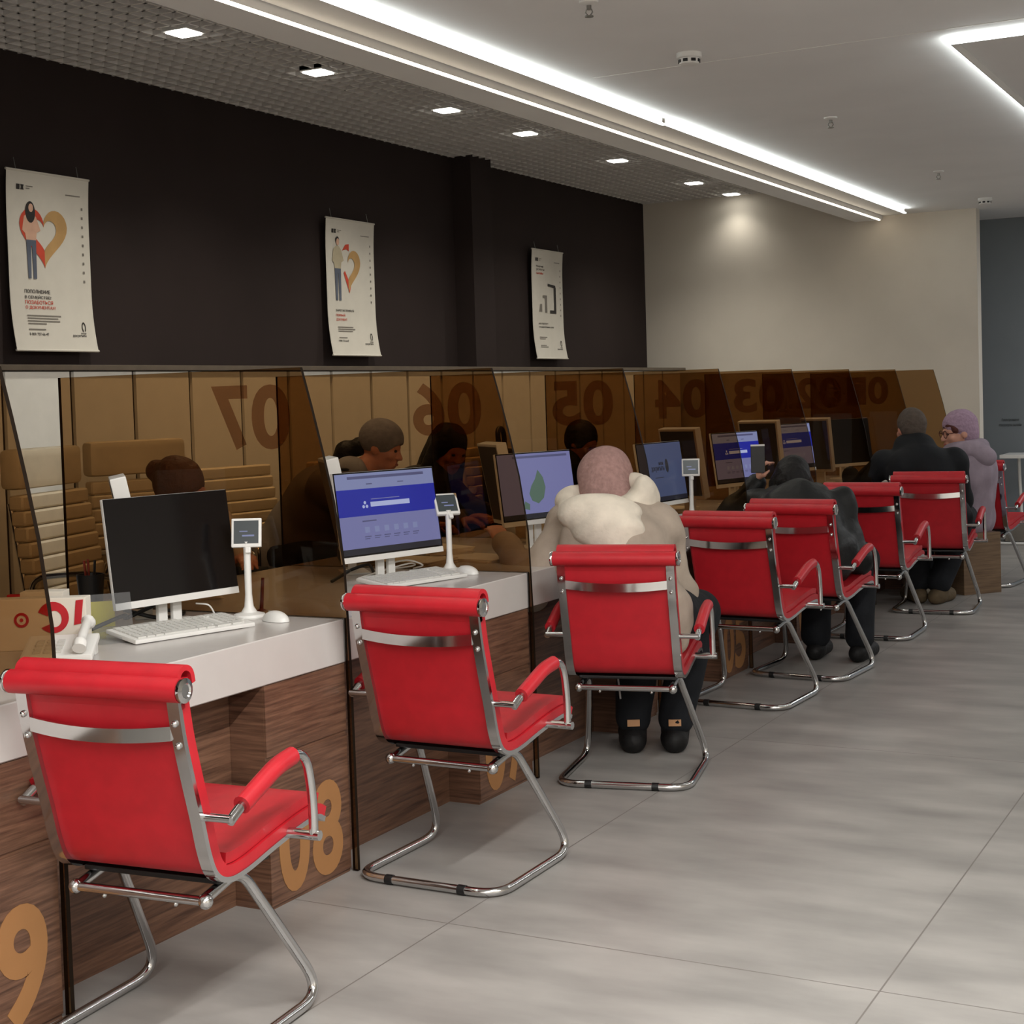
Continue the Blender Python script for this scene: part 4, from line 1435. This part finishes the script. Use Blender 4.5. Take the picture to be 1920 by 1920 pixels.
def hand(F, wrist, dirn, palm_n, side, curl=0.5, s=1.0):
    """palm, four unequal curled fingers and a thumb; palm_n points out of the palm"""
    d = unit(V(*dirn)); n = unit(V(*palm_n) - d * (V(*palm_n) @ d)); r = np.cross(d, n) * side
    w = V(*wrist)
    pc = w + d * 0.045 * s
    F.ell(pc, (0.040 * s, 0.050 * s, 0.017 * s), np.stack([r, d, n], 1), 0.012)
    for i, (ox, ln) in enumerate([(0.029, 0.066), (0.0095, 0.076), (-0.0105, 0.070), (-0.029, 0.055)]):
        b0 = w + d * 0.083 * s + r * ox * s
        a1 = curl * (0.8 + 0.1 * i)
        d1 = d * math.cos(a1) + n * math.sin(a1)
        d2 = d * math.cos(a1 * 2.1) + n * math.sin(a1 * 2.1)
        m = b0 + d1 * ln * 0.5 * s
        e = m + d2 * ln * 0.5 * s
        F.cap(b0 - d * 0.03 * s, b0, 0.010 * s, 0.0095 * s, 0.006).cap(b0, m, 0.0092 * s, 0.0086 * s, 0.005).cap(m, e, 0.0086 * s, 0.0072 * s, 0.005)
    t0 = w + d * 0.03 * s + r * 0.030 * s
    t1 = t0 + (d * 0.55 + r * 0.65 + n * 0.5) * 0.045 * s
    t2 = t1 + (d * 0.8 + n * 0.6 - r * 0.1) * 0.032 * s
    F.cap(t0, t1, 0.0125 * s, 0.0105 * s, 0.01).cap(t1, t2, 0.0105 * s, 0.008 * s, 0.005)


def head_prims(F, c, f, u, s=1.0):
    """skull, jaw, brow, nose, lips, ears around centre c facing f; returns the frame"""
    R = frame(f, u)
    P = lambda x, y, z: c + R @ V(x, y, z) * s
    F.ell(P(0, -0.012, 0.028), (0.076 * s, 0.094 * s, 0.088 * s), R, 0.02)
    F.ell(P(0, 0.018, -0.030), (0.062 * s, 0.070 * s, 0.082 * s), R, 0.03)
    F.ell(P(0, 0.058, -0.082), (0.030 * s, 0.028 * s, 0.024 * s), R, 0.03)
    F.cap(P(0, 0.082, 0.012), P(0, 0.106, -0.028), 0.009 * s, 0.013 * s, 0.012)
    for q in (-1, 1):
        F.ell(P(0.015 * q, 0.095, -0.030), (0.010 * s, 0.010 * s, 0.008 * s), R, 0.008)
        F.cap(P(0.014 * q, 0.083, 0.022), P(0.048 * q, 0.070, 0.022), 0.010 * s, 0.009 * s, 0.012)
        F.ell(P(0.042 * q, 0.066, -0.022), (0.022 * s, 0.018 * s, 0.020 * s), R, 0.02)
        F.ell(P(0.077 * q, -0.010, -0.005), (0.010 * s, 0.022 * s, 0.033 * s), R, 0.006)
    F.cap(P(-0.017, 0.088, -0.055), P(0.017, 0.088, -0.055), 0.0075 * s, 0.0075 * s, 0.008)
    F.cap(P(-0.015, 0.087, -0.066), P(0.015, 0.087, -0.066), 0.0080 * s, 0.0080 * s, 0.008)
    return R, P


def face_bits(root, P, R, s=1.0):
    bm = B()
    for q in (-1, 1):
        p = P(0.031 * q, 0.0775, 0.003) - np.array(root.location)
        add_ball(bm, p, 0.0115 * s, (1.15, 1.0, 0.75), 12)
    obj('eye', bm, M_['eye'], root, True)
    bm = B()
    p0, p1 = P(-0.019, 0.0945, -0.060) - np.array(root.location), P(0.019, 0.0945, -0.060) - np.array(root.location)
    add_tube(bm, [p0, (p0 + p1) / 2 + R @ V(0, 0.003, 0), p1], [0.002, 0.0065 * s, 0.002], 8)
    obj('mouth', bm, M_['lips'], root, True)


def seated(name_label, seat, facing, neck, head, head_dir, wr, skin, up_=(0, 0, 1), knees=None, ankles=None, sh_w=0.19, pole_down=0.6, toes=None, head_s=1.0, hands=((0.4,), (0.4,)), pole_side=0.3, drop=0.085, seat_up=0.11):
    """body skeleton from a few measured points; returns joints and the naked body field"""
    f = unit(V(math.sin(math.radians(-facing)), math.cos(math.radians(facing)), 0))
    r = V(f[1], -f[0], 0)
    z = V(0, 0, 1)
    root = thing('person', name_label, 'person', tuple(seat))
    S = V(*seat)
    J = dict(f=f, r=r, z=z)
    J['pelvis'] = S + z * seat_up
    J['neck'] = V(*neck)
    J['head'] = V(*head)
    J['chest'] = J['pelvis'] * 0.38 + J['neck'] * 0.62 - f * 0.04
    J['belly'] = J['pelvis'] * 0.72 + J['neck'] * 0.28 - f * 0.02
    spine = unit(J['neck'] - J['pelvis'])
    tops = J['neck'] - spine * drop
    for s_, n in ((-1, 'l'), (1, 'r')):
        J['sh' + n] = tops + r * s_ * sh_w
        w = V(*wr[n])
        el, w = joint(J['sh' + n], w, 0.29, 0.26, -z * pole_down + r * s_ * pole_side - f * 0.35)
        J['el' + n], J['wr' + n] = el, w
        J['hip' + n] = J['pelvis'] + r * s_ * 0.095 - z * 0.01
        kn = V(*knees[n]) if knees else J['hip' + n] + f * 0.42 + r * s_ * 0.06 + z * 0.0
        J['kn' + n] = kn
        an = V(*ankles[n]) if ankles else V(kn[0], kn[1], 0.09) - f * 0.05
        J['an' + n] = an
        J['to' + n] = V(*toes[n]) if toes else V(an[0], an[1], 0.045) + f * 0.15
    F = Field(0.03)
    F.cap(J['pelvis'] - r * 0.07, J['pelvis'] + r * 0.07, 0.115)
    F.cap(J['pelvis'], J['belly'], 0.125, 0.125, None, (f, 1.25))
    F.cap(J['belly'], J['chest'], 0.13, 0.14, None, (f, 1.2))
    F.cap(J['chest'] - r * 0.07, J['chest'] + r * 0.07, 0.105, 0.105)
    for n in 'lr':
        F.cap(J['chest'], J['sh' + n], 0.10, 0.062)
        F.cap(J['sh' + n], J['el' + n], 0.055, 0.043)
        F.cap(J['el' + n], J['wr' + n], 0.042, 0.029)
        F.cap(J['hip' + n], J['kn' + n], 0.085, 0.058)
        F.cap(J['kn' + n], J['an' + n], 0.056, 0.038)
        F.cap(J['an' + n] - z * 0.04, J['to' + n], 0.036, 0.028)
    F.cap(tops, J['head'] - unit(V(*up_)) * 0.05, 0.062, 0.054)
    R, P = head_prims(F, J['head'], V(*head_dir), up_, head_s)
    J['P'], J['R'] = P, R
    for n, sd, hc in (('l', -1, hands[0]), ('r', 1, hands[1])):
        if hc is None:
            continue
        d = unit(J['wr' + n] - J['el' + n])
        pn = V(*hc[1]) if len(hc) > 1 else V(0, 0, -1)
        dd = V(*hc[2]) if len(hc) > 2 else d
        hand(F, J['wr' + n] + d * 0.005, dd, pn, sd, hc[0])
    return root, J, F


def coat(J, grow=0.035, hem=0.0, sleeve=1.0, k=0.04):
    """jacket around torso and arms"""
    F = Field(k)
    f, r, z = J['f'], J['r'], J['z']
    sp = unit(J['neck'] - J['pelvis'])
    low = J['pelvis'] - sp * hem
    F.cap(low - r * 0.06, low + r * 0.06, 0.125 + grow * 0.8)
    F.cap(low, J['belly'], 0.135 + grow, 0.135 + grow, None, (f, 1.15))
    F.cap(J['belly'], J['chest'], 0.14 + grow, 0.145 + grow, None, (f, 1.15))
    F.cap(J['chest'] - r * 0.06, J['chest'] + r * 0.06, 0.105 + grow, 0.105 + grow)
    top = J['neck'] - sp * 0.03
    F.cap(J['chest'], top, 0.10 + grow, 0.075 + grow * 0.5)
    for n in 'lr':
        F.cap(J['chest'], J['sh' + n], 0.10 + grow * 0.8, 0.060 + grow * 0.55)
        F.cap(J['sh' + n], J['el' + n], 0.056 + grow * 0.55, 0.046 + grow * 0.5)
        e = J['el' + n] + (J['wr' + n] - J['el' + n]) * sleeve
        F.cap(J['el' + n], e, 0.046 + grow * 0.5, 0.036 + grow * 0.4)
    return F


def trousers(J, grow=0.022, to=0.93):
    F = Field(0.03)
    r = J['r']
    F.cap(J['pelvis'] - r * 0.07, J['pelvis'] + r * 0.07, 0.115 + grow)
    for n in 'lr':
        F.cap(J['hip' + n], J['kn' + n], 0.088 + grow, 0.062 + grow)
        e = J['kn' + n] + (J['an' + n] - J['kn' + n]) * to
        F.cap(J['kn' + n], e, 0.060 + grow, 0.050 + grow)
    return F


def shoe(root, J, n, mat, shaft=0.10, grow=0.0, sole=True):
    an, to = J['an' + n], J['to' + n]
    d = unit((to - an) * V(1, 1, 0))
    F = Field(0.02)
    g = V(an[0], an[1], 0)
    F.cap(g + V(0, 0, 0.045) - d * 0.035, V(to[0], to[1], 0.042) + d * 0.02, 0.043 + grow, 0.040 + grow)
    F.cap(g + V(0, 0, 0.05), g + V(0, 0, 0.05 + shaft) + (J['kn' + n] - an) * V(1, 1, 0) * shaft / max(0.1, J['kn' + n][2] - an[2]), 0.045 + grow, 0.047 + grow)
    v, fc = F.mesh(0.008, 0.0)
    v[:, 2] = np.maximum(v[:, 2], 0.003)
    v = v - np.array(root.location)
    me = bpy.data.meshes.new('shoe')
    me.from_pydata(v.tolist(), [], fc.tolist())
    for p in me.polygons:
        p.use_smooth = True
    me.materials.append(mat)
    o = bpy.data.objects.new('shoe', me)
    COL.objects.link(o)
    o.parent = root
    return o, d


def hair_cap(J, grow=0.012, back=0.0, low=-0.01, s=1.0, front=0.035):
    """short hair shell over the back and top of the skull"""
    P, R = J['P'], J['R']
    F = Field(0.02)
    F.ell(P(0, -0.022, 0.036), ((0.076 + grow) * s, (0.092 + grow) * s, (0.088 + grow) * s), R)
    F.ell(P(0, -0.055, -0.005 + low), (0.068 * s, 0.055 * s, 0.062 * s), R)
    F.minus(P(0, 0.105, -0.035), (0.085 * s, 0.085 * s, 0.085 * s), R)
    F.minus(P(0, 0.06, -0.12), (0.12 * s, 0.11 * s, 0.10 * s), R)
    return F


# visitor in the beige coat with the cream hood, leaning on her left arm
root, J, F = seated('person seen from behind in a beige coat with cream hood and mauve head covering',
                    (-2.27, 5.12, 0.47), 14, (-2.445, 5.31, 0.955), (-2.490, 5.40, 1.040), (-0.25, 0.85, -0.45), dict(l=(-2.83, 5.20, 0.81), r=(-2.32, 5.66, 0.60)), 'skin',
                    (-0.1, 0.35, 0.93), knees=dict(l=(-2.42, 5.58, 0.52), r=(-2.20, 5.60, 0.52)), ankles=dict(l=(-2.405, 5.40, 0.10), r=(-2.255, 5.46, 0.10)),
                    toes=dict(l=(-2.475, 5.53, 0.045), r=(-2.325, 5.61, 0.045)), hands=((0.3, (0, 0, -1)), (0.4, (0, 0, -1))), sh_w=0.165)
field_obj('body', F, M_['skin'], root, 0.010)
C = coat(J, 0.045, 0.02, 1.02)
field_obj('coat', C, M_['coat_beige'], root, 0.009, 0.011, 17, 3)
P, R = J['P'], J['R']
K = Field(0.035)
K.ell(P(0, -0.012, 0.022), (0.110, 0.122, 0.122), R)
K.ell(P(0.005, -0.050, -0.055), (0.092, 0.085, 0.085), R)
K.cap(P(0.02, -0.07, -0.02), P(0.075, -0.10, -0.115), 0.060, 0.050)
K.cap(J['neck'] + V(0, 0, 0.02), J['head'] - V(0, 0, 0.04), 0.085, 0.09)
K.minus(P(0, 0.14, -0.02), (0.07, 0.09, 0.085), R)
field_obj('head_covering', K, M_['mauve'], root, 0.008, 0.004, 22, 4)
K = Field(0.03)
nk = J['neck']
for a in range(-150, 151, 25):
    aa = math.radians(a)
    q = nk + V(0.150 * math.sin(aa), 0.0 - 0.125 * math.cos(aa), 0.025 - 0.045 * math.cos(aa))
    K.ell(q, (0.055, 0.055, 0.055))
bk, sd = -J['f'], J['r']
HR = frame(J['f'])
K.ell(nk + bk * 0.19 + sd * 0.01 + V(0, 0, -0.01), (0.165, 0.085, 0.075), HR)
K.ell(nk + bk * 0.235 + sd * 0.05 + V(0, 0, -0.065), (0.135, 0.075, 0.075), HR)
K.ell(nk + bk * 0.26 + sd * 0.075 + V(0, 0, -0.125), (0.085, 0.055, 0.06), HR)
K.ell(nk + V(0.165, -0.03, 0.055), (0.045, 0.05, 0.070))
field_obj('hood', K, M_['hood_cream'], root, 0.008, 0.010, 20, 5)
field_obj('trousers', trousers(J), M_['trousers'], root, 0.011, 0.005, 12, 6)
for n in 'lr':
    o, d = shoe(root, J, n, M_['boots'], 0.13, 0.006)
    an = J['an' + n] - np.array(root.location)
    pt = V(an[0], an[1], an[2] + 0.01) - d * 0.062
    rx = V(d[1], -d[0], 0)
    obj('heel_tag', box((-0.024, -0.003, -0.013), (0.024, 0.003, 0.013), 0.001, basis(tuple(pt + V(0, 0, 0.01)), tuple(rx), tuple(-d), (0, 0, 1))), M_['tagtan'], o)
kl = J['knl'] - np.array(root.location); al = J['anl'] - np.array(root.location)
obj('piping', add_tube(B(), smooth_path([tuple(kl + V(-0.075, -0.06, -0.06)), tuple(kl * 0.6 + al * 0.4 + V(-0.075, -0.055, 0)), tuple(kl * 0.25 + al * 0.75 + V(-0.03, -0.075, 0))], 5), 0.004, 6), M_['piping'], root, True)

# visitor in black, bowed over a phone
root, J, F = seated('person in black bowed forward over a phone, dark hood on the back',
                    (-2.26, 7.28, 0.47), 6, (-2.385, 7.47, 0.845), (-2.445, 7.58, 0.905), (-0.35, 0.65, -0.70), dict(l=(-2.64, 7.60, 0.90), r=(-2.13, 7.66, 0.50)), 'skin',
                    (-0.2, 0.6, 0.75), knees=dict(l=(-2.36, 7.70, 0.50), r=(-2.13, 7.72, 0.50)), ankles=dict(l=(-2.33, 7.56, 0.10), r=(-2.105, 7.56, 0.10)),
                    toes=dict(l=(-2.33, 7.70, 0.045), r=(-2.09, 7.70, 0.045)), sh_w=0.19, drop=0.06, hands=((0.75, (0.8, 0.3, 0.1), (0.25, -0.05, 0.95)), (0.5, (0, 0, -1))))
field_obj('body', F, M_['skin'], root, 0.009)
field_obj('jacket', coat(J, 0.040, 0.02, 0.97), M_['jacket_black'], root, 0.009, 0.012, 18, 8)
P, R = J['P'], J['R']
K = Field(0.03)
K.ell(P(0, -0.015, 0.03), (0.092, 0.108, 0.104), R)
K.ell(P(0, -0.05, -0.04), (0.088, 0.075, 0.09), R)
for q in (-1, 1):
    K.cap(P(0.075 * q, 0.01, 0.0), P(0.075 * q, 0.07, -0.16), 0.040, 0.028)
K.minus(P(0, 0.12, -0.03), (0.05, 0.08, 0.08), R)
field_obj('hair', K, M_['hair_black'], root, 0.008, 0.004, 30, 9)
K = Field(0.03)
nk = J['neck']
for a in range(-140, 141, 28):
    aa = math.radians(a)
    K.ell(nk + V(0.12 * math.sin(aa), -0.01 - 0.10 * math.cos(aa), 0.0 - 0.02 * math.cos(aa)), (0.048, 0.048, 0.042))
K.ell(nk + V(0.01, -0.13, -0.03), (0.11, 0.065, 0.07))
field_obj('hood', K, M_['jacket_black'], root, 0.009, 0.006, 16, 10)
field_obj('trousers', trousers(J), M_['trousers'], root, 0.011, 0.005, 12, 11)
for n in 'lr':
    shoe(root, J, n, M_['boots'], 0.13)
wl = J['wrl']
ph = thing('phone', 'phone with pale edge in the raised hand of the black-hooded visitor', 'phone', (wl[0] + 0.028, wl[1] - 0.055, wl[2] + 0.055), math.radians(25))
obj('casing', box((-0.036, -0.004, 0), (0.036, 0.004, 0.145), 0.003), M_['black'], ph)
obj('edge_trim', box((-0.036, -0.0042, 0.138), (0.036, 0.0042, 0.147), 0.001), M_['white_plastic'], ph)

# man in the black jacket
root, J, F = seated('person with short greying hair and black jacket, seen from behind in a red chair',
                    (-2.16, 9.52, 0.47), 6, (-2.31, 9.64, 0.995), (-2.345, 9.70, 1.100), (-0.62, 0.78, -0.15), dict(l=(-2.78, 9.86, 0.80), r=(-2.20, 10.0, 0.74)), 'skin_warm',
                    (0, 0.1, 1), knees=dict(l=(-2.36, 9.95, 0.52), r=(-2.08, 9.97, 0.52)), ankles=dict(l=(-2.33, 9.74, 0.10), r=(-2.20, 9.72, 0.10)),
                    toes=dict(l=(-2.42, 9.86, 0.045), r=(-2.17, 9.86, 0.045)), sh_w=0.205, drop=0.11)
field_obj('body', F, M_['skin_warm'], root, 0.010)
C = coat(J, 0.045, 0.02, 1.0)
C.cap(J['neck'] + V(-0.05, -0.02, 0.0), J['neck'] + V(0.06, -0.03, 0.005), 0.075, 0.075)
field_obj('jacket', C, M_['jacket_navy'], root, 0.010, 0.010, 15, 12)
field_obj('hair', hair_cap(J, 0.014), M_['hair_grey'], root, 0.008, 0.003, 30, 13)
field_obj('trousers', trousers(J), M_['trousers'], root, 0.012, 0.005, 12, 14)
for n in 'lr':
    shoe(root, J, n, M_['boots_tan'], 0.12, 0.006)

# woman in lilac on the box stool, turned to the man
root, J, F = seated('person in lilac coat, lilac knitted hat and glasses on the box stool',
                    (-2.15, 10.36, 0.405), 68, (-2.145, 10.29, 0.945), (-2.172, 10.27, 1.058), (-0.80, -0.55, -0.12), dict(l=(-2.46, 10.12, 0.62), r=(-2.52, 10.34, 0.60)), 'skin',
                    (0, 0, 1), knees=dict(l=(-2.44, 10.20, 0.46), r=(-2.50, 10.42, 0.46)), ankles=dict(l=(-2.38, 10.13, 0.10), r=(-2.42, 10.38, 0.10)),
                    toes=dict(l=(-2.45, 10.06, 0.045), r=(-2.52, 10.36, 0.045)), sh_w=0.17, head_s=1.05, seat_up=0.12)
field_obj('body', F, M_['skin'], root, 0.009)
field_obj('coat', coat(J, 0.045, 0.03, 0.98), M_['lilac'], root, 0.009, 0.012, 17, 15)
P, R = J['P'], J['R']
K = Field(0.03)
K.ell(P(0, -0.022, 0.048), (0.098, 0.116, 0.105), R)
K.ell(P(0, -0.055, -0.025), (0.088, 0.075, 0.085), R)
K.minus(P(0, 0.125, -0.035), (0.088, 0.085, 0.10), R)
K.minus(P(0, 0.06, -0.15), (0.12, 0.10, 0.11), R)
field_obj('hat', K, M_['lilac_hat'], root, 0.008, 0.003, 24, 16)
K = Field(0.02)
K.ell(P(0, 0.050, 0.055), (0.066, 0.042, 0.028), R)
K.ell(P(0.06, 0.025, 0.03), (0.022, 0.04, 0.035), R)
K.ell(P(-0.06, 0.025, 0.03), (0.022, 0.04, 0.035), R)
field_obj('hair', K, M_['hair_auburn'], root, 0.007, 0.002, 40, 17)
K = Field(0.03)
nk = J['neck']
for a in range(-180, 180, 30):
    aa = math.radians(a)
    K.ell(nk + V(0.075 * math.sin(aa), 0.075 * math.cos(aa), -0.005), (0.038, 0.038, 0.045))
field_obj('scarf', K, M_['scarf'], root, 0.008, 0.004, 24, 18)
K = Field(0.03)
bk = -J['f']
sd = J['r']
for a in range(-130, 131, 26):
    aa = math.radians(a)
    K.ell(nk + sd * 0.115 * math.sin(aa) + bk * (0.02 + 0.105 * math.cos(aa)) + V(0, 0, 0.0 + 0.02 * math.cos(aa)), (0.046, 0.046, 0.055))
K.ell(nk + bk * 0.15 + V(0, 0, -0.045), (0.085, 0.085, 0.075))
field_obj('hood', K, M_['lilac'], root, 0.009, 0.006, 16, 19)
face_bits(root, P, R, 1.05)
bm = B()
L0 = np.array(root.location)
for q in (-1, 1):
    c = P(0.034 * q, 0.098, 0.004) - L0
    ring = [tuple(c + R @ V(0.029 * math.cos(a), 0, 0.024 * math.sin(a))) for a in np.linspace(0, 2 * PI, 19)]
    add_tube(bm, ring, 0.0028, 6)
    add_tube(bm, [tuple(P(0.063 * q, 0.096, 0.008) - L0), tuple(P(0.082 * q, 0.0, 0.010) - L0)], 0.0025, 6)
add_tube(bm, [tuple(P(-0.006, 0.102, 0.008) - L0), tuple(P(0.006, 0.102, 0.008) - L0)], 0.0025, 6)
obj('glasses', bm, M_['hair_auburn'], root, True)
field_obj('trousers', trousers(J), M_['trousers'], root, 0.011, 0.005, 12, 20)
for n in 'lr':
    shoe(root, J, n, M_['shoe_pale'], 0.04)

# clerks behind the desks
root, J, F = seated('clerk with a hair bun, head bowed, seen through glass behind the blank monitor',
                    (-4.28, 4.99, 0.535), -108, (-4.13, 4.795, 0.965), (-4.04, 4.735, 1.055), (0.9, 0.12, -0.42), dict(l=(-3.68, 4.66, 0.80), r=(-3.78, 4.40, 0.80)), 'skin_warm', (0.4, -0.25, 0.88))
field_obj('body', F, M_['skin_warm'], root, 0.010)
field_obj('blouse', coat(J, 0.015, 0.0, 0.95), M_['blouse_white'], root, 0.011, 0.004, 14, 21)
K = hair_cap(J, 0.016)
P = J['P']
K.ell(P(0, -0.130, 0.03), (0.046, 0.044, 0.046))
field_obj('hair', K, M_['hair_brown'], root, 0.008, 0.003, 34, 22)
field_obj('trousers', trousers(J), M_['trousers'], root, 0.014)
face_bits(root, P, J['R'])

root, J, F = seated('clerk in a grey cap with a black ponytail and grey blouse, leaning forward in profile',
                    (-4.52, 6.04, 0.535), -84, (-4.15, 6.12, 1.055), (-4.06, 6.225, 1.160), (0.93, 0.30, -0.28), dict(l=(-3.75, 6.42, 0.80), r=(-3.74, 6.10, 0.80)), 'skin_warm', (0.25, 0.1, 0.97), sh_w=0.185)
field_obj('body', F, M_['skin_warm'], root, 0.009)
field_obj('blouse', coat(J, 0.035, 0.02, 0.96), M_['blouse_grey'], root, 0.010, 0.006, 11, 23)
P, R = J['P'], J['R']
K = Field(0.02)
K.ell(P(0, -0.010, 0.045), (0.094, 0.112, 0.098), R)
K.minus(P(0, 0.125, -0.055), (0.12, 0.10, 0.10), R)
K.minus(P(0, 0.02, -0.125), (0.13, 0.17, 0.115), R)
field_obj('cap', K, M_['cap_grey'], root, 0.008, 0.0)
K = Field(0.025)
K.ell(P(0, -0.100, -0.02), (0.045, 0.035, 0.045))
K.cap(P(0, -0.11, -0.04), P(0.0, -0.17, -0.06), 0.032, 0.045)
K.cap(P(0.0, -0.17, -0.06), P(0.0, -0.215, -0.14), 0.045, 0.020)
field_obj('hair', K, M_['hair_black'], root, 0.008, 0.006, 40, 24)
face_bits(root, P, R)
field_obj('trousers', trousers(J), M_['trousers'], root, 0.014)
L0 = np.array(root.location)
nk = J['neck'] - L0
obj('lanyard', add_tube(B(), smooth_path([tuple(nk + V(0.06, -0.03, -0.02)), tuple(nk + V(-0.02, -0.11, 0.01)), tuple(nk + V(-0.17, -0.19, -0.10)), tuple(nk + V(-0.27, -0.21, -0.22))], 6), 0.008, 8), M_['black'], root, True)

root, J, F = seated('clerk with long black hair and dark clothes, seen through dividers left of the map screen',
                    (-4.37, 6.79, 0.535), -86, (-4.14, 6.90, 1.01), (-4.09, 6.92, 1.115), (0.85, -0.35, -0.35), dict(l=(-3.75, 6.80, 0.80), r=(-3.74, 6.50, 0.80)), 'skin_warm', (0.25, 0, 0.97), sh_w=0.18)
field_obj('body', F, M_['skin_warm'], root, 0.010)
field_obj('jacket', coat(J, 0.025, 0.0, 0.96), M_['jacket_black'], root, 0.012, 0.004, 11, 25)
P, R = J['P'], J['R']
K = hair_cap(J, 0.02)
for q in (-1, 1):
    K.cap(P(0.08 * q, -0.02, 0.02), P(0.12 * q, -0.01, -0.26), 0.035, 0.045)
K.cap(P(0, -0.08, 0.0), P(0, -0.11, -0.28), 0.075, 0.09)
field_obj('hair', K, M_['hair_black'], root, 0.009, 0.003, 30, 26)
field_obj('trousers', trousers(J), M_['trousers'], root, 0.014)
face_bits(root, P, R)

root, J, F = seated('clerk with black hair in dark clothes behind the map screen, mostly hidden',
                    (-4.37, 8.42, 0.535), -88, (-4.16, 8.50, 0.985), (-4.10, 8.56, 1.085), (0.9, -0.1, -0.4), dict(l=(-3.75, 8.60, 0.80), r=(-3.74, 8.30, 0.80)), 'skin_warm', (0.35, 0, 0.94), sh_w=0.19)
field_obj('body', F, M_['skin_warm'], root, 0.011)
field_obj('jacket', coat(J, 0.030, 0.0, 0.96), M_['jacket_black'], root, 0.012, 0.004, 11, 27)
field_obj('hair', hair_cap(J, 0.018), M_['hair_black'], root, 0.009, 0.003, 30, 28)
field_obj('trousers', trousers(J), M_['trousers'], root, 0.014)
face_bits(root, J['P'], J['R'])
